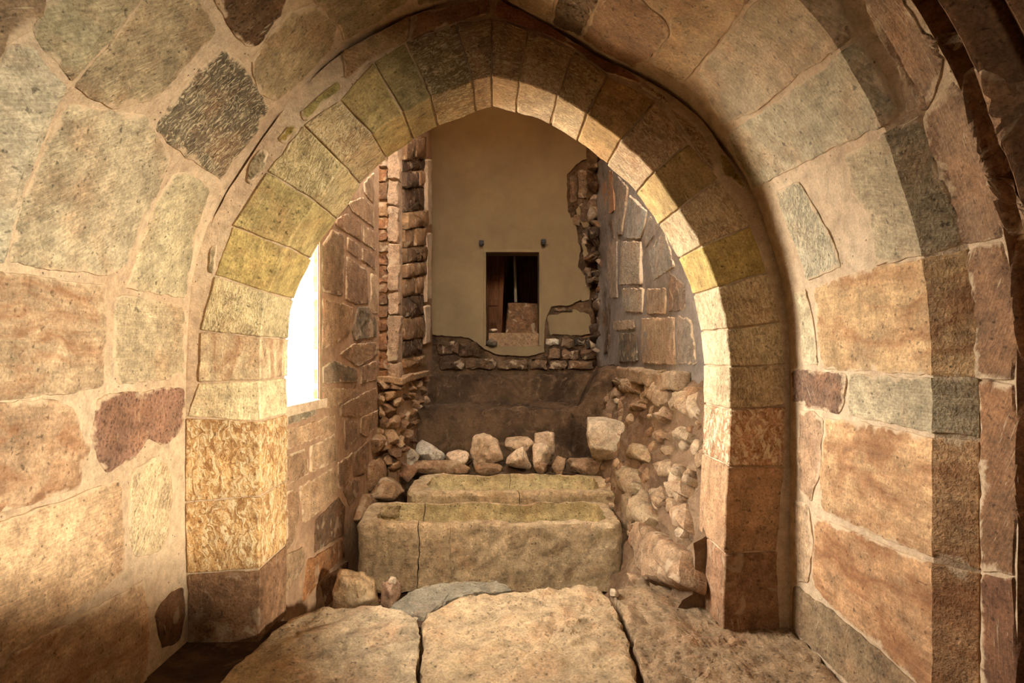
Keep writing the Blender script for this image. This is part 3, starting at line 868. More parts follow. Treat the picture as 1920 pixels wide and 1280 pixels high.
for px, kind, col in [
    ([(681, 343), (700, 322), (700, 383), (682, 362)], 'dressed', A1), ([(680, 369), (699, 390), (701, 427), (658, 395), (652, 380)], 'dressed', A1),
    ([(630, 410), (652, 399), (677, 420), (676, 452), (650, 436), (628, 422)], 'dressed', A2), ([(681, 422), (702, 435), (703, 470), (680, 454)], 'dressed', A1),
    ([(601, 462), (622, 430), (643, 440), (644, 475), (641, 555), (601, 547)], 'dressed', (142, 112, 76)), ([(650, 443), (673, 460), (672, 485), (650, 470)], 'dressed', A2),
    ([(678, 464), (703, 476), (703, 507), (678, 488)], 'dressed', A2), ([(649, 480), (687, 506), (690, 569), (666, 571), (647, 560)], 'dressed', (140, 104, 70)),
    ([(694, 512), (705, 516), (707, 588), (695, 588)], 'dressed', A3), ([(601, 558), (640, 569), (661, 576), (653, 622), (628, 645), (601, 656)], 'dressed', A1),
    ([(669, 576), (690, 575), (705, 600), (706, 631), (664, 638), (659, 622)], 'rubble', A4), ([(661, 645), (705, 641), (704, 667), (670, 688), (636, 663)], 'dressed', A1),
    ([(601, 690), (626, 675), (668, 693), (670, 714), (602, 720)], 'dressed', A4), ([(676, 687), (705, 676), (706, 711), (676, 720)], 'dressed', A2),
    ([(601, 726), (668, 730), (632, 760), (601, 766)], 'dressed', A3), ([(636, 762), (676, 739), (705, 726), (709, 748), (675, 779), (637, 780)], 'dressed', A1),
    ([(535, 773), (591, 759), (593, 777), (535, 798)], 'dressed', (146, 128, 96)), ([(535, 806), (627, 776), (629, 808), (535, 842)], 'dressed', A3),
    ([(644, 788), (669, 790), (669, 820), (646, 847)], 'dressed', A2), ([(675, 783), (709, 768), (710, 795), (685, 820), (674, 811)], 'dressed', A1),
    ([(535, 852), (575, 838), (577, 889), (535, 912)], 'dressed', A1), ([(580, 837), (627, 812), (629, 865), (580, 887)], 'dressed', A3),
    ([(633, 868), (660, 848), (657, 884), (641, 918), (633, 918)], 'dressed', A2), ([(560, 912), (627, 875), (631, 921), (600, 956), (568, 983)], 'dressed', A3),
    ([(535, 920), (556, 917), (559, 970), (548, 1022), (535, 1030)], 'dressed', A1), ([(591, 974), (634, 932), (646, 950), (642, 1003), (588, 1036)], 'rubble', (116, 84, 54)),
    ([(642, 922), (653, 902), (674, 899), (671, 928), (656, 950)], 'rubble', A2), ([(535, 1040), (567, 1024), (571, 1056), (548, 1096), (535, 1110)], 'rubble', A3),
    ([(575, 1050), (640, 1012), (645, 1040), (600, 1085), (566, 1130)], 'rubble', (150, 96, 46)), ([(600, 1092), (650, 1050), (655, 1090), (610, 1140)], 'rubble', (120, 80, 46)),
    ([(662, 850), (690, 826), (690, 868), (682, 890), (662, 893)], 'rubble', A2),
]: lstone(px, kind, col)
for px in [[(689, 870), (711, 852), (719, 881), (703, 920), (689, 920)], [(694, 824), (722, 800), (724, 827), (697, 850)], [(680, 925), (700, 926), (690, 960), (672, 985), (662, 975)]]:
    lstone(px, 'rubble', (158, 118, 76), h=0.05, dome=0.05)
# pilaster and the ragged wall behind it

prism('ragged_wall', wall_l, [(DP, ZB), (8.6, ZB), (8.6, ZT), (DP, ZT)], [], lambda li, p: W(XP - 0.02, p[0], p[1]), lambda li, p: W(XP - 0.5, p[0], p[1]), M['mortar_wall'], centre=False)
rnd = random.Random(5)
# rubble column on the near wall end and the pale mortar jamb facing the camera
def jsurf(a, b, h=0): return W(a, DP - h, b)
zz = -0.32
while zz < 2.6:
    hh = rnd.uniform(0.09, 0.2)
    patch('rubble_stone', wall_l, [(XL(DP) - 0.02, zz), (XP - 0.105 + rnd.uniform(-.01, .02), zz), (XP - 0.105 + rnd.uniform(-.01, .02), zz + hh - 0.01), (XL(DP) - 0.02, zz + hh - 0.012)],
          jsurf, M['rubble'], rgb(*rnd.choice([(150, 96, 48), (138, 90, 50), (164, 118, 70), (120, 84, 50)])), h=0.03, sink=0.05, jit=0.02, relief=0.012)
    zz += hh
zz = -0.32
while zz < 2.6:
    hh = rnd.uniform(0.2, 0.5)
    patch('jamb_mortar', wall_l, [(XP - 0.105, zz), (XP + 0.0 + rnd.uniform(-.01, .025), zz), (XP + rnd.uniform(-.01, .03), zz + hh - 0.004), (XP - 0.105, zz + hh - 0.004)],
          jsurf, M['rubble'], rgb(170, 134, 98), h=0.045, sink=0.05, jit=0.022, relief=0.01)
    zz += hh
def psurf(a, b, h=0): return W(XP - 0.02 + h, a, b)
def pun(x, y):
    u, v = uv(x, y); d = (XP - 0.02) / u; return (d, v * d)
ypx = 262
k = 0
while ypx < 680:
    hgt = rnd.uniform(18, 46)
    xe = 792 + rnd.uniform(-4, 5); xm = rnd.uniform(765, 780)
    cols = [(120, 84, 46), (100, 70, 40), (136, 96, 54), (88, 62, 38), (150, 108, 62)]
    if rnd.random() < 0.5:
        sp = [[(754, ypx), (xm, ypx - 3), (xm, ypx + hgt - 6), (754, ypx + hgt - 3)], [(xm + 1.5, ypx - 3), (xe, ypx - 5), (xe, ypx + hgt - 9), (xm + 1.5, ypx + hgt - 6)]]
    else: sp = [[(754, ypx), (xe, ypx - 5), (xe, ypx + hgt - 9), (754, ypx + hgt - 3)]]
    for q in sp:
        patch('rubble_stone', wall_l, [pun(*p) for p in q], psurf, M['rubble'], rgb(*rnd.choice(cols)), h=rnd.uniform(0.01, 0.06), jit=0.02, relief=0.012, step=0.05, dome=0.02)
    ypx += hgt
for q, c in [([(795, 300), (803, 298), (803, 420), (796, 424)], (170, 138, 90)), ([(794, 440), (803, 436), (802, 560), (794, 566)], (178, 146, 100)), ([(790, 575), (801, 572), (801, 640), (792, 646)], (150, 112, 66))]:
    patch('rubble_stone', wall_l, [pun(*p) for p in q], psurf, M['mortar'], None, h=0.05, jit=0.02, relief=0.01, step=0.05)
# ledge slab and the rubble footing under it
block('ledge_stone', wall_l, lambda u, v, w: W(-1.22 + 0.30 * u, DP - 0.1 + 2.0 * v, -0.30 + 0.07 * w), (4, 14, 2), M['slab'], rgb(168, 128, 82), wob=0.02, bevel=0.012, scale=5)
for i, (cx, cy, w, h) in enumerate([(731, 770, 24, 32), (746, 755, 15, 18), (757, 745, 15, 17), (748, 785, 19, 22), (758, 778, 16, 24), (770, 775, 15, 22), (736, 815, 26, 38), (752, 800, 24, 19), (775, 755, 22, 18),
                                    (748, 826, 24, 17), (790, 735, 20, 18), (797, 752, 14, 20), (770, 728, 26, 20), (742, 722, 26, 15), (762, 812, 18, 16), (718, 748, 18, 26), (722, 790, 20, 24), (784, 770, 16, 18), (776, 795, 18, 16), (795, 712, 14, 14), (720, 722, 20, 16), (733, 742, 22, 24), (738, 790, 20, 24), (724, 832, 24, 26), (741, 846, 22, 24), (728, 862, 26, 22), (742, 872, 22, 20), (716, 812, 18, 26), (718, 770, 14, 22), (768, 742, 20, 14), (786, 752, 18, 14), (764, 795, 16, 14), (770, 820, 16, 16), (756, 838, 18, 18), (782, 716, 24, 12)]):
    u, v = uv(cx, cy); d = -1.0 / u; corner = d < 5.6
    if corner: d = DP - 0.03
    me = rock_mesh('footing_stone', (w / F * d * 1.15, 0.2, h / F * d * 1.05) if corner else (0.26, w / F * d * 1.9, h / F * d * 1.1), 40 + i, boxy=0.5)
    o = link('footing_stone', me, M['rubble'], wall_l, rgb(*rnd.choice([(156, 114, 70), (140, 98, 56), (168, 128, 84), (120, 84, 50)])))
    o.location = W(u * d if corner else -1.05, d, v * d); o.rotation_euler = (rnd.uniform(-.2, .2), rnd.uniform(-.2, .2), rnd.uniform(-.2, .2))

# the window: pale sill and jamb lining, outside ground
win = structure(empty('window_1'))
prism('sill', win, [(WD0 - 0.05, 0), (4.05, 0), (4.60, 1), (3.20, 1)], [], lambda li, p: W(XL(p[0]) + (0.02 if p[1] == 0 else -0.34), p[0], WZ0 + 0.012), lambda li, p: W(XL(p[0]) + (0.02 if p[1] == 0 else -0.34), p[0], WZ0 - 0.05), M['mortar'])
prism('jamb', win, [(0, WZ0), (1, WZ0), (1, WZ1), (0, WZ1)], [], lambda li, p: W(XL(3.93) + 0.012 - 0.34 * p[0], 3.925 + 0.60 * p[0], p[1]), lambda li, p: W(XL(3.93) + 0.012 - 0.34 * p[0], 3.99 + 0.60 * p[0], p[1]), M['mortar_wall'])
bm = bmesh.new()
vs = [bm.verts.new(W(x, y, z)) for x, y, z in ((-1.95, -2, -1.3), (-1.95, 14, -1.3), (-12, 14, -0.4), (-12, -2, -0.4))]
bm.faces.new(vs)
og = bm_obj('ground_outside', bm, M['ground']); structure(og)

# ------------------------------------------------------------------ chamber: right wall, bank, back wall, ceiling
wall_r = structure(empty('wall_right'))
XR = 1.50
bm = bmesh.new()
g = []
for j in range(71):
    d = 3.2 + (8.6 - 3.2) * j / 70; row = []
    for i in range(61):
        z = -0.35 + (ZT + 0.35) * i / 60
        x = XR + 0.02 * fb((0.7, d, z), 2.2, 5) + 0.008 * fb((0.7, d, z), 9, 3)
        x -= 0.05 * sm((d - 7.3) / 0.6) * (0.5 + fb((3, d, z), 3, 3))
        row.append(bm.verts.new(W(x, d, z)))
    g.append(row)
for A, B in zip(g, g[1:]):
    for i in range(60): bm.faces.new((A[i], A[i + 1], B[i + 1], B[i]))
bm_obj('mortar_bed', bm, M['mortar_grey'], wall_r, centre=False)
def rsurf(a, b, h=0): return W(XR - h, a, b)
def run(x, y):
    u, v = uv(x, y); d = XR / u; return (d, v * d)
G1, G2, G3 = (150, 132, 108), (136, 120, 100), (164, 140, 110)
for px, kind, col in [
    ([(1181, 366), (1214, 397), (1212, 417), (1203, 447), (1170, 447)], 'dressed', (142, 134, 118)), ([(1166, 453), (1202, 453), (1202, 533), (1163, 533)], 'pecked', G1),
    ([(1167, 541), (1206, 541), (1206, 585), (1170, 585)], 'pecked', G1), ([(1214, 541), (1250, 541), (1250, 588), (1214, 588)], 'dressed', G3),
    ([(1205, 597), (1267, 594), (1267, 684), (1205, 680)], 'dressed', (160, 136, 106)), ([(1163, 625), (1195, 625), (1195, 678), (1160, 678)], 'rubble', (110, 100, 82)),
    ([(1273, 592), (1298, 598), (1308, 681), (1273, 684)], 'dressed', G2), ([(1218, 472), (1248, 430), (1266, 500), (1228, 526)], 'dressed', (140, 132, 116)),
    ([(1256, 508), (1285, 535), (1288, 582), (1256, 585)], 'rubble', (120, 100, 80)), ([(1150, 602), (1190, 600), (1190, 617), (1151, 618)], 'dressed', G3),
    ([(1131, 312), (1150, 322), (1154, 395), (1132, 410)], 'rubble', (176, 128, 84)), ([(1130, 456), (1158, 452), (1158, 558), (1132, 560)], 'rubble', (156, 136, 112)),
    ([(1160, 330), (1178, 350), (1166, 440), (1158, 440)], 'dressed', G2), ([(1220, 405), (1240, 424), (1214, 464), (1208, 452)], 'dressed', (132, 118, 100)),
    ([(1130, 420), (1150, 412), (1154, 446), (1132, 450)], 'rubble', (120, 100, 78)), ([(1130, 566), (1146, 566), (1146, 660), (1130, 664)], 'rubble', (112, 88, 64)),
]: patch('wall_stone', wall_r, [run(x, y) for x, y in px], rsurf, M[kind], rgb(*col), h=0.014, step=0.045, jit=0.018, relief=0.006)

# sloping rubble bank at the foot of the right wall
BX0, BZ0, BSL = 1.0, -1.45, 0.394
bm = bmesh.new()
g = []
for j in range(-1, 91):
    d = 3.15 + (8.5 - 3.15) * max(j, 0) / 90; row = []
    for i in range(41):
        t = i / 40
        if t < 0.8:
            z = -2.0 + (1.80) * (t / 0.8); x = BX0 + (z - BZ0) * BSL
        else:
            z = -0.20 + 0.03 * (t - .8) / .2; x = BX0 + (-0.2 - BZ0) * BSL + 0.35 * (t - .8) / .2
        n_ = 0.06 * fb((x, d, z), 3.2, 5) + 0.05 * fb((x, d, z), 10, 5)
        row.append(bm.verts.new(W(x - n_ * 0.8 if j >= 0 else 2.0, d, z + n_ * 0.6)))
    g.append(row)
for A, B in zip(g, g[1:]):
    for i in range(40): bm.faces.new((A[i], A[i + 1], B[i + 1], B[i]))
bm_obj('rubble_bank', bm, M['bank'], wall_r, centre=False)
bn = Vector((-1, 0, BSL)).normalized()
def bsurf(a, b, h=0):
    p = W(BX0 + (b - BZ0) * BSL, a, b); return p + bn * h
def bun(x, y):
    u, v = uv(x, y); d = (BX0 - BZ0 * BSL) / (u - BSL * v); return (d, v * d)
for px, col, h in [
    ([(1217, 720), (1236, 713), (1267, 726), (1264, 759), (1246, 767), (1217, 748)], (190, 158, 118), .07), ([(1271, 736), (1296, 731), (1298, 784), (1273, 771)], (182, 148, 106), .06),
    ([(1299, 739), (1319, 736), (1319, 789), (1300, 787)], (190, 156, 112), .06), ([(1184, 764), (1205, 752), (1212, 765), (1190, 774)], (150, 120, 84), .05),
    ([(1228, 777), (1245, 773), (1255, 785), (1240, 793)], (176, 140, 98), .05), ([(1268, 812), (1290, 802), (1308, 818), (1300, 834), (1272, 828)], (172, 142, 102), .06),
    ([(1182, 838), (1205, 832), (1225, 850), (1215, 868), (1185, 862)], (180, 150, 108), .06), ([(1168, 888), (1180, 877), (1200, 882), (1203, 918), (1190, 936), (1172, 920)], (164, 140, 104), .09),
    ([(1190, 934), (1213, 927), (1234, 974), (1221, 989), (1189, 980)], (184, 154, 112), .08), ([(1194, 1005), (1211, 980), (1255, 1005), (1300, 1042), (1300, 1104), (1232, 1096), (1208, 1066)], (166, 128, 88), .09),
    ([(1255, 906), (1288, 905), (1294, 930), (1262, 938)], (180, 146, 106), .06), ([(1232, 872), (1258, 860), (1280, 874), (1270, 894), (1240, 896)], (172, 140, 100), .05),
    ([(1225, 920), (1250, 912), (1258, 940), (1236, 955)], (160, 126, 88), .05), ([(1262, 950), (1296, 945), (1298, 1000), (1270, 990)], (170, 132, 92), .05),
    ([(1150, 716), (1168, 704), (1205, 716), (1210, 742), (1176, 738)], (166, 136, 98), .05), ([(1250, 835), (1268, 838), (1262, 856), (1246, 852)], (166, 134, 94), .05),
    ([(1228, 812), (1248, 806), (1256, 824), (1236, 830)], (156, 122, 84), .04),
]: patch('bank_stone', wall_r, [bun(x, y) for x, y in px], bsurf, M['rubble'], rgb(*col), h=h, sink=0.08, step=0.035, jit=0.016, relief=0.02, bevel=0.05, dome=0.03)
box_pts('outer_masonry', wall_r, W(1.62, 3.1, -2.3), W(1.85, 8.9, 4.5), M['mortar_grey'], None, (2, 2, 2), 0, 0)
box_pts('subsoil', floor, W(-2.2, 2.6, -2.4), W(2.2, 8.9, -2.05), M['earth'], None, (2, 2, 2), 0, 0)
# small rubble bedded all over the bank
rb = random.Random(21)
for i in range(95):
    d_ = 3.3 + 3.6 * rb.random() ** 1.2; z_ = rb.uniform(-1.5, -0.24); r_ = rb.uniform(0.025, 0.075)
    n_ = rb.randint(5, 7); a0 = rb.uniform(0, 6)
    pl = [(d_ + r_ * 1.3 * rb.uniform(.75, 1.15) * math.cos(a0 + 6.283 * k / n_), z_ + r_ * rb.uniform(.75, 1.15) * math.sin(a0 + 6.283 * k / n_)) for k in range(n_)]
    patch('bank_stone', wall_r, pl, bsurf, M['rubble'], rgb(*rb.choice([(178, 146, 106), (160, 124, 84), (192, 162, 122), (146, 108, 70)])), h=rb.uniform(.02, .05), sink=0.07, step=0.025, jit=0.008, relief=0.012, bevel=0.02, dome=0.015, rings=(0.7, 0.35))
# flat ledge stones on top of the bank
for x0, x1, d0, d1, c in [(1.36, 1.52, 4.35, 4.95, (176, 146, 108)), (1.34, 1.52, 5.0, 5.75, (166, 136, 98)), (1.38, 1.52, 5.82, 6.6, (150, 122, 88))]:
    block('ledge_stone', wall_r, lambda u, v, w: W(x0 + (x1 - x0) * u, d0 + (d1 - d0) * v, -0.30 + 0.14 * w), (4, 8, 3), M['rubble'], rgb(*c), wob=0.035, bevel=0.02, scale=4)

wall_b = structure(empty('wall_back'))
DB = 8.43
def bkp(x, y): u, v = uv(x, y); return (u * DB, v * DB)
OX0, OZ0 = bkp(910, 648); OX1, OZ1 = bkp(1012, 472)
hole = [(OX0, OZ0), (OX1, OZ0), (OX1, OZ1), (OX0, OZ1)]
prism('masonry_bed', wall_b, [(-2.2, ZB), (2.2, ZB), (2.2, ZT), (-2.2, ZT)], [hole], lambda li, p: W(p[0], DB, p[1]), lambda li, p: W(p[0], DB + 0.30, p[1]), M['earth'], centre=False)
def rag(pts, step, jit, seed):
    r = random.Random(seed); return [tuple(p) for p in resample([bkp(*p) for p in pts], step, r, jit, 0.01)]
hole2 = [(OX0 - 0.004, OZ0 - 0.004), (OX1 + 0.004, OZ0 - 0.004), (OX1 + 0.004, OZ1 + 0.004), (OX0 - 0.004, OZ1 + 0.004)]
outer = rag([(806, 100), (1100, 100), (1098, 300), (1078, 310), (1062, 330), (1064, 395), (1080, 430), (1088, 470), (1082, 500), (1096, 520), (1092, 560), (1070, 572), (1035, 574), (1022, 600), (1020, 660), (990, 668), (930, 664), (902, 650), (880, 632), (806, 628)], 0.06, 0.02, 3)
prism('plaster', wall_b, outer, [hole2], lambda li, p: W(p[0], DB - 0.035, p[1]), lambda li, p: W(p[0], DB + 0.01, p[1]), M['plaster'], centre=False)
for pts, sd in [([(1026, 592), (1050, 586), (1075, 580), (1106, 590), (1108, 626), (1075, 630), (1030, 626)], 7), ([(1078, 396), (1090, 380), (1098, 400), (1104, 425), (1094, 428)], 8), ([(1090, 455), (1100, 462), (1104, 490), (1096, 486)], 9), ([(1088, 520), (1104, 512), (1106, 560), (1090, 566)], 10)]:
    prism('plaster_remnant', wall_b, rag(pts, 0.05, 0.03, sd), [], lambda li, p: W(p[0], DB - 0.025, p[1]), lambda li, p: W(p[0], DB + 0.01, p[1]), M['plaster'])
def ksurf(a, b, h=0): return W(a, DB - h, b)
for (x0, y0, x1, y1), c in [((1024, 634, 1048, 646), (190, 172, 142)), ((1052, 634, 1074, 652), (116, 88, 56)), ((1077, 633, 1096, 648), (60, 46, 34)), ((1099, 634, 1118, 656), (70, 54, 40)), ((1028, 652, 1050, 672), (122, 92, 58)),
                            ((1053, 656, 1084, 674), (116, 86, 54)), ((1088, 654, 1118, 674), (96, 70, 46)), ((1030, 676, 1062, 692), (110, 82, 52)), ((1066, 677, 1112, 692), (104, 76, 48)),
                            ((820, 640, 860, 664), (84, 58, 34)), ((862, 642, 896, 668), (92, 64, 38)), ((824, 668, 870, 692), (80, 54, 32)), ((874, 672, 930, 692), (100, 72, 44)), ((934, 674, 990, 692), (108, 80, 50)), ((992, 674, 1026, 692), (110, 80, 50)),
                            ((1068, 330, 1082, 380), (110, 84, 56)), ((1084, 318, 1100, 372), (120, 94, 64)), ((1086, 378, 1104, 420), (96, 72, 48)), ((1092, 426, 1108, 458), (104, 80, 54)), ((1072, 402, 1088, 424), (120, 92, 60)), ((1096, 500, 1108, 540), (112, 86, 58)), ((1040, 578, 1072, 584), (120, 94, 62))]:
    patch('wall_stone', wall_b, [bkp(x0, y0), bkp(x1, y0), bkp(x1, y1), bkp(x0, y1)], ksurf, M['rubble'], rgb(*c), h=0.03, step=0.05, jit=0.03, relief=0.02, dome=0.02)
# rough vertical seam where the right wall breaks into the back wall
for i in range(26):
    cy = 300 + i * 15 + rnd.uniform(-4, 4); cx = rnd.uniform(1104, 1124)
    u, v = uv(cx, cy); d = DB - rnd.uniform(0.0, 0.25)
    me = rock_mesh('seam_stone', (rnd.uniform(.12, .26), rnd.uniform(.2, .4), rnd.uniform(.10, .24)), 300 + i, boxy=0.5, sub=3)
    o = link('seam_stone', me, M['rubble'], wall_r, rgb(*rnd.choice([(90, 66, 44), (116, 88, 60), (140, 116, 88), (70, 52, 36), (160, 140, 112)])))
    o.location = W(u * d + 0.06, d, v * d); o.rotation_euler = (rnd.uniform(-.4, .4), rnd.uniform(-.4, .4), rnd.uniform(-.4, .4))

def shell(name, lo, hi, mat):
    o = box_pts(name, None, lo, hi, mat, None, (2, 2, 2), 0.0, 0.0); structure(o); return o
shell('ceiling', W(-2.4, 3.2, ZT), W(2.4, 8.9, ZT + 0.2), M['mortar_wall'])
# space seen through the opening in the back wall
room = structure(empty('wall_store_room'))
for nm, lo, hi in [('rear_wall', W(-1.0, 10.6, -1.2), W(1.6, 10.8, 2.6)), ('side_wall', W(-1.2, 8.74, -1.2), W(-1.0, 10.8, 2.6)), ('side_wall', W(1.6, 8.74, -1.2), W(1.8, 10.8, 2.6)), ('room_floor', W(-1.2, 8.74, -0.6), W(1.8, 10.8, -0.4)), ('room_ceiling', W(-1.2, 8.74, 2.6), W(1.8, 10.8, 2.8))]:
    box_pts(nm, room, lo, hi, M['oldwood'] if nm == 'rear_wall' else M['earth'], None, (2, 2, 2), 0.0, 0.0)

# front hall around the camera
shell('wall_hall_left', W(-6.8, -5.8, -1.75), W(-6.6, 1.5, 4.4), M['hall'])
shell('wall_hall_right', W(6.6, -5.8, -1.75), W(6.8, 1.5, 4.4), M['hall'])
shell('wall_hall_rear', W(-6.8, -6.0, -1.75), W(6.8, -5.8, 4.4), M['hall'])
shell('ceiling_hall', W(-6.8, -6.0, 4.3), W(6.8, 1.5, 4.5), M['hall'])
# low wall added below the view to cast shade on the lower left
par = structure(empty('wall_shadow_blocker'))
box_pts('blocker_core', par, W(-1.3, 0.35, -1.47), W(2.24, 0.45, -0.35), M['mortar_wall'], None, (12, 2, 4), 0.006, 0.01)
for k in range(5):
    xa_ = -1.32 + k * 0.714
    box_pts('blocker_coping', par, W(xa_, 0.33, -0.345), W(xa_ + 0.706, 0.46, -0.288), M['slab'], rgb(170, 136, 92), (6, 2, 2), 0.004, 0.008)

# ------------------------------------------------------------------ sarcophagi
def sarcophagus(name, label, x0, x1, d0, d1, ztop, hgt, inset, cavity, cuts, seed, col_out, rim_r=0.09, cav_r=0.2, fragments=True):
    root = tag(empty(name, W((x0 + x1) / 2, (d0 + d1) / 2, ztop - hgt)), label, 'sarcophagus', 'stone sarcophagi in the pit')
    N = 220
    def rrect(ax0, ax1, ay0, ay1, r):
        r = min(r, (ax1 - ax0) / 2 - .001, (ay1 - ay0) / 2 - .001)
        segs = []
        for cx, cy, a0 in ((ax1 - r, ay1 - r, 0), (ax0 + r, ay1 - r, 90), (ax0 + r, ay0 + r, 180), (ax1 - r, ay0 + r, 270)):
            for k in range(13):
                a = R(a0 + 90 * k / 12); segs.append(Vector((cx + r * math.cos(a), cy + r * math.sin(a))))
        L = [0]
        for i in range(len(segs)): L.append(L[-1] + (segs[(i + 1) % len(segs)] - segs[i]).length)
        return segs, L
    def ring(ax0, ax1, ay0, ay1, r):
        # sample by direction from the middle, so that all rings line up
        segs, L = rrect(ax0, ax1, ay0, ay1, r)
        out = []
        for i in range(N):
            t = L[-1] * i / N
            j = max(k for k in range(len(segs)) if L[k] <= t + 1e-9)
            f = (t - L[j]) / max(1e-9, L[j + 1] - L[j])
            out.append(segs[j].lerp(segs[(j + 1) % len(segs)], f))
        return out
    fi, bi, li, ri = inset
    loops = []; mats = []
    rows = 16
    for k in range(rows + 1):
        f = k / rows
        e = 0.0
        loops.append((ring(x0 - e, x1 + e, d0 - e, d1 + e, rim_r), ztop - hgt + (hgt - 0.03) * f, 0))
    loops.append((ring(x0 + .012, x1 - .012, d0 + .012, d1 - .012, rim_r), ztop - 0.006, 0))
    loops.append((ring(x0 + .03, x1 - .03, d0 + .03, d1 - .03, rim_r), ztop, 0))
    loops.append((ring(x0 + li * .6, x1 - ri * .6, d0 + fi * .6, d1 - bi * .6, (rim_r + cav_r) / 2), ztop + .002, 1))
    loops.append((ring(x0 + li, x1 - ri, d0 + fi, d1 - bi, cav_r), ztop - .002, 1))
    for k in range(1, 10):
        f = k / 9
        s = 0.10 * f ** 2
        loops.append((ring(x0 + li + s, x1 - ri - s, d0 + fi + s, d1 - bi - s, cav_r), ztop - 0.012 - cavity * f, 2))
    bm = bmesh.new(); uvl = bm.loops.layers.uv.new('UVMap')
    vl = []
    for pts, z, m in loops: vl.append([bm.verts.new((p.x, p.y, z)) for p in pts])
    for (A, B), (_, _, m) in zip(zip(vl, vl[1:]), loops[1:]):
        for i in range(N):
            f = bm.faces.new((A[i], A[(i + 1) % N], B[(i + 1) % N], B[i])); f.material_index = 1 if m == 2 else 0
    f = bm.faces.new(vl[-1]); f.material_index = 1
    bm.faces.new(vl[0][::-1])
    bmesh.ops.recalc_face_normals(bm, faces=bm.faces[:])
    pieces = []
    cur = bm
    for cx, tilt, gp in cuts:
        no = Vector((math.cos(tilt), math.sin(tilt), 0))
        lft = cur.copy()
        for b, inner in ((lft, False), (cur, True)):
            r = bmesh.ops.bisect_plane(b, geom=b.verts[:] + b.edges[:] + b.faces[:], plane_co=Vector((cx, (d0 + d1) / 2, 0)) + no * (gp if inner else -gp), plane_no=no, clear_inner=inner, clear_outer=not inner)
            ed = [e for e in r['geom_cut'] if isinstance(e, bmesh.types.BMEdge)]
            bmesh.ops.edgeloop_fill(b, edges=ed)
        pieces.append(lft)
    pieces.append(cur)
    base = root.location
    for b in pieces:
        uvl = b.loops.layers.uv.verify()
        for v in b.verts:
            p = v.co.copy()
            o = Vector((fb(p + Vector((seed, 0, 0)), 3.0, 4), fb(p + Vector((0, seed, 0)), 3.0, 4), fb(p + Vector((0, 0, seed)), 3.0, 4))) * 0.018
            o += Vector((fb(p + Vector((seed, 2, 0)), 13.0, 3), fb(p + Vector((2, seed, 0)), 13.0, 3), fb(p + Vector((0, 2, seed)), 13.0, 3))) * 0.012
            v.co = p + o
        for f in b.faces:
            for l in f.loops: l[uvl].uv = (l.vert.co.x, l.vert.co.z + l.vert.co.y)
            f.normal_update()
        for v in b.verts: v.co.z += CAMZ
        o = bm_obj('body_fragment' if cuts else 'body', b, [M['tub'], M['olive']], root, rgb(*col_out))
    return root

tub1 = sarcophagus('stone_sarcophagus', 'larger nearer stone sarcophagus with an open olive trough and a crack down its front', -1.106, 0.958, 4.30, 4.93, -1.31, 0.52,
                   (0.08, 0.05, 0.12, 0.10), 0.24, [(-0.635, 0.05, .0035), (-0.365, 0.0, .0010)], 3.0, (200, 171, 127), rim_r=0.10, cav_r=0.14)
tub2 = sarcophagus('stone_sarcophagus', 'lower farther stone sarcophagus below the row of loose rocks', -0.845, 1.085, 5.09, 5.86, -1.265, 0.42,
                   (0.09, 0.06, 0.16, 0.12), 0.24, [(0.145, 0.1, .003)], 8.0, (192, 162, 114), rim_r=0.10, cav_r=0.18)
# broken lump left standing in the head end of the nearer trough
o = link('broken_edge_lump', rock_mesh('broken_edge_lump', (0.22, 0.07, 0.09), 77, boxy=0.3), M['slab'], tub1, rgb(176, 150, 104))
o.location = W(-0.92, 4.74, -1.33) - tub1.location; o.rotation_euler = (0.1, 0.15, 0.75)

# ------------------------------------------------------------------ loose stones
def rock(name, label, box, d, depth, col, seed, mat='rubble', boxy=0.35, rot=(0, 0, 0), group='loose stones in the chamber', facets=12, rough=0.10):
    x0, y0, x1, y1 = box
    u, v = uv((x0 + x1) / 2, (y0 + y1) / 2)
    me = rock_mesh(name, ((x1 - x0) / F * d, depth, (y1 - y0) / F * d), seed, boxy=boxy, facets=facets, rough=rough)
    o = link(name, me, M[mat], None, rgb(*col))
    o.location = W(u * d, d, v * d); o.rotation_euler = rot
    return tag(o, label, 'rock', group)
rock('loose_rock', 'largest pale rounded rock in the row behind the far sarcophagus', (881, 810, 945, 878), 6.12, 0.36, (206, 172, 130), 1)
rock('loose_rock', 'low pale rock leaning against the largest rounded rock of the row', (834, 843, 886, 880), 6.16, 0.24, (204, 170, 130), 2)
rock('loose_rock', 'flattish tan rock at the back of the row, beside the square rock', (946, 816, 1000, 850), 6.25, 0.3, (194, 158, 116), 3)
rock('loose_rock', 'small square block raised highest at the end of the rock row', (1000, 808, 1041, 860), 6.2, 0.24, (198, 162, 120), 4, boxy=0.8, facets=5)
rock('loose_rock', 'pale square rock in front of the raised block in the row', (998, 831, 1034, 878), 6.02, 0.18, (214, 182, 140), 5, boxy=0.6)
rock('loose_rock', 'squat pale rock in front of the flattish tan rock', (948, 837, 996, 880), 6.02, 0.2, (208, 174, 132), 6, boxy=0.5)
rock('loose_rock', 'long flat reddish stone lying behind the head of the far sarcophagus', (770, 862, 884, 888), 5.95, 0.13, (158, 122, 84), 7, boxy=0.7, facets=5)
rock('flat_rock', 'grey white slanting flat stone at the dark foot of the ragged wall', (778, 832, 836, 870), 6.28, 0.3, (200, 184, 156), 8, boxy=0.5, rot=(0, 0.35, 0.2), mat='slab')
rock('flat_rock', 'smaller grey slanting flat stone half under the grey white one', (738, 842, 786, 874), 6.18, 0.22, (178, 156, 124), 9, boxy=0.5, rot=(0, -0.3, 0.1), mat='slab')
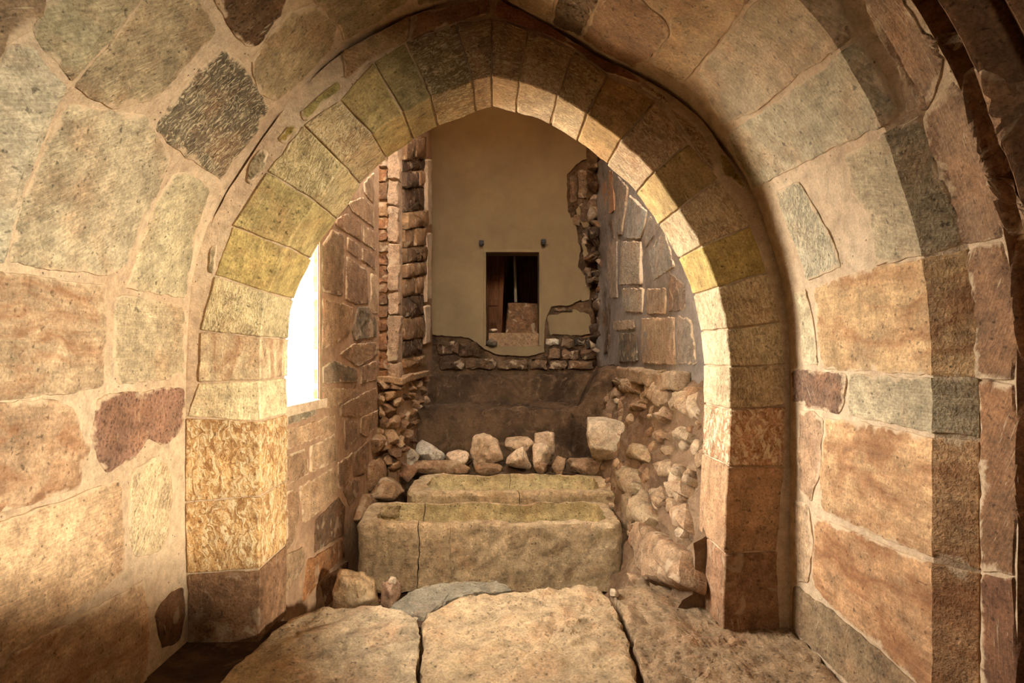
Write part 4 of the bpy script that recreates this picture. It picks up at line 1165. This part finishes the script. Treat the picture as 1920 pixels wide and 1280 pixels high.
rock('loose_rock', 'long brown stone lying under the big boulder on the bank', (1064, 858, 1160, 890), 5.98, 0.16, (156, 122, 86), 10, boxy=0.7, facets=6)
rock('loose_rock', 'small brown wedge stone between the pale row and the long brown stone', (1034, 854, 1061, 890), 5.96, 0.14, (162, 126, 88), 11, boxy=0.5)
rock('boulder', 'big pale flat topped boulder tilted on the rubble bank', (1094, 784, 1216, 876), 5.85, 0.5, (200, 172, 132), 12, boxy=0.55, rot=(0.18, 0.05, 0.1), facets=7, rough=0.07)
rock('boulder', 'rounded grey boulder beside the end of the far sarcophagus, by the near wall', (690, 896, 756, 944), 5.2, 0.34, (160, 124, 84), 13)
rock('loose_rock', 'dark brown angular stone wedged above the rounded grey boulder', (728, 866, 782, 905), 5.72, 0.2, (128, 88, 54), 14, boxy=0.5)
rock('loose_rock', 'upright split rock standing in front of the cracked sarcophagus corner', (622, 1072, 714, 1180), 3.78, 0.26, (190, 154, 106), 15, boxy=0.6, rot=(0, 0.12, 0.15))
rock('mortar_lump', 'crumbly reddish mortar lump between the split rock and the buried grey block', (712, 1088, 752, 1160), 3.74, 0.2, (176, 138, 106), 16, boxy=0.3, rough=0.2)
rock('pebble', 'small pale pebble lying on the reddish mortar lump', (727, 1080, 744, 1096), 3.74, 0.05, (214, 186, 150), 17, rough=0.05)
rock('loose_rock', 'small flat brown stone in the gap right of the cracked sarcophagus', (1180, 1076, 1230, 1110), 3.72, 0.2, (164, 126, 86), 18, boxy=0.6)
rock('pebble', 'pale pebble at the head of the crack between two paving slabs', (1144, 1104, 1160, 1120), 3.30, 0.06, (196, 168, 128), 19, rough=0.05)
rock('upright_slab', 'thin upright stone stuck beside the end of the cracked sarcophagus', (1168, 925, 1190, 1010), 4.5, 0.22, (160, 130, 92), 20, boxy=0.8, facets=3)
rock('loose_rock', 'brown earthy stone under the head of the nearer sarcophagus, by the pit wall', (630, 945, 662, 1010), 4.75, 0.3, (140, 96, 52), 21, boxy=0.4)
for i, (bx, d, c) in enumerate([((1002, 864, 1026, 890), 5.91, (150, 116, 80)), ((890, 866, 944, 892), 5.91, (146, 112, 76))]):
    rock('loose_rock', ['brown half buried stone at the foot of the pale square rock', 'brown half buried stone at the foot of the largest rounded rock'][i], bx, d, 0.08, c, 30 + i, boxy=0.5)

# buried block with a grey face just behind the paving
poly = onz([(724, 1150), (740, 1128), (775, 1106), (830, 1092), (900, 1088), (952, 1096), (966, 1107), (900, 1113), (840, 1128), (800, 1160)], -1.56)
blk = patch('buried_block', None, poly, zsurf(-1.58), M['slab'], rgb(176, 146, 106), h=0.03, sink=0.32, relief=0.02, jit=0.016, bevel=0.03)
tag(blk, 'half buried grey faced block between the paving and the cracked sarcophagus', 'rock')
blk.color = rgb(138, 126, 102)

# ------------------------------------------------------------------ things in and around the opening of the back wall
lamp_m = M['black']
for cx, cy, lab in [(903, 457, 'small black spotlight above the opening, beside the shaded golden plaster'), (1018, 455, 'small black spotlight above the opening, nearer the ragged broken plaster')]:
    x, z = bkp(cx, cy)
    e = tag(empty('spotlight', W(x, DB - 0.04, z)), lab, 'lamp', 'spotlights over the opening')
    b = box_pts('housing', e, W(x - .034, DB - .13, z - .03), W(x + .034, DB - .05, z + .03), lamp_m, None, (2, 2, 2), 0, .006)
    b = box_pts('wall_bracket', e, W(x - .018, DB - .055, z - .022), W(x + .018, DB - .033, z + .022), lamp_m, None, (2, 2, 2), 0, .003)
    b = box_pts('lens_hood', e, W(x - .022, DB - .125, z - .05), W(x + .022, DB - .075, z - .028), lamp_m, None, (2, 2, 2), 0, .004)
def at(x, y, d): u, v = uv(x, y); return W(u * d, d, v * d)
# frame lining of the opening
fr = structure(empty('door_1'))
for nm, lo, hi in [('frame_side', (OX0 - .03, OZ0), (OX0 + .012, OZ1)), ('frame_side', (OX1 - .012, OZ0), (OX1 + .03, OZ1)), ('frame_head', (OX0 - .03, OZ1 - .012), (OX1 + .03, OZ1 + .03))]:
    box_pts(nm, fr, W(lo[0], DB - .04, lo[1]), W(hi[0], DB + .31, hi[1]), M['plaster'], None, (2, 3, 6), 0.002, .004)
p0, p1 = at(915, 650, DB), at(1012, 624, DB)
sill = box_pts('sill_block', None, (p0.x + .01, DB - .02, p0.z), (p1.x - .014, DB + .24, p1.z), M['slab'], rgb(150, 114, 74), (10, 4, 3), 0.006, .012)
tag(sill, 'long dressed stone block lying as sill across the opening', 'stone block')
z_s = p1.z
o = link('cobble', rock_mesh('cobble', (.13, .12, .07), 61), M['rubble'], None, rgb(176, 146, 108)); o.location = (at(925, 620, DB + .1).x, DB + .08, z_s + .035); tag(o, 'small pale cobble lying on the sill block', 'rock')
o = link('cobble', rock_mesh('cobble', (.17, .08, .11), 62), M['rubble'], None, rgb(92, 84, 66)); o.location = (at(922, 642, DB).x, DB - .075, at(922, 642, DB).z); tag(o, 'dark rounded cobble at the lower corner of the sill block', 'rock')
# old panelled door leaning inside
dw = tag(empty('wooden_door', at(925, 640, 9.2)), 'old brown panelled wooden door leaning inside the dark opening', 'door leaf')
def tilt(x, z): return x - 0.06 * (z - at(0, 640, 9.2).z)
dz0, dz1 = at(0, 640, 9.2).z, at(0, 455, 9.2).z
xa, xb = at(906, 640, 9.2).x, at(940, 640, 9.2).x
def dbox(nm, u0, u1, v0, v1, y0, y1, m):
    def fn(u, v, w):
        z = dz0 + (dz1 - dz0) * (v0 + (v1 - v0) * w); x = xa + (xb - xa) * (u0 + (u1 - u0) * u)
        return Vector((x + 0.045 * (z - dz0), 9.2 + y0 + (y1 - y0) * v, z))
    return block(nm, dw, fn, (2, 2, 4), m, None, 0.0, 0.004)
dbox('stile', 0, .2, 0, 1, 0, .05, M['oldwood']); dbox('stile', .74, 1, 0, 1, 0, .05, M['oldwood'])
for v0 in (0.0, .36, .62, .94): dbox('rail', .18, .76, v0, v0 + .06, .004, .05, M['oldwood'])
for v0, v1 in ((.05, .37), (.41, .63), (.67, .95)): dbox('panel', .2, .74, v0, v1, .022, .04, M['oldwood'])
# pole
def tube(name, a, b, r0, r1, mat, parent=None, n=12, wob=0.004):
    bm = bmesh.new(); a, b = Vector(a), Vector(b); ax = (b - a).normalized(); s = ax.orthogonal().normalized(); t = ax.cross(s); L = []
    for k in range(13):
        f = k / 12; c = a.lerp(b, f) + s * wob * nz(f * 5, 1, r0 * 99) + t * wob * nz(f * 5, 7, r0 * 99); r = r0 + (r1 - r0) * f
        L.append([bm.verts.new(c + (s * math.cos(2 * math.pi * i / n) + t * math.sin(2 * math.pi * i / n)) * r) for i in range(n)])
    for A, B in zip(L, L[1:]):
        for i in range(n): bm.faces.new((A[i], A[(i + 1) % n], B[(i + 1) % n], B[i]))
    bm.faces.new(L[0]); bm.faces.new(L[-1])
    return bm_obj(name, bm, mat, parent)
o = tube('wooden_pole', at(967, 566, 9.3), at(964, 440, 9.3), .026, .02, M['polewood']); tag(o, 'pale round wooden pole standing upright inside the opening', 'pole')
o = box_pts('wooden_batten', None, at(946, 519, 9.6), at(952, 440, 9.62), M['oldwood'], None, (2, 2, 6), 0.003, .003); tag(o, 'short thin brown batten hanging inside the opening', 'batten')
a, b = at(946, 640, 9.25), at(1016, 569, 9.25)
o = block('masonry_block', None, lambda u, v, w: Vector((a.x + (b.x - a.x) * (u * (1 - .1 * (1 - w)) + .0) + (0.06 * w), 9.1 + .5 * v, a.z + (b.z - a.z) * w)), (8, 6, 8), M['rubble'], rgb(120, 82, 46), 0.02, .015, scale=5)
tag(o, 'squat earthy masonry block beneath the upright pole', 'stone block')
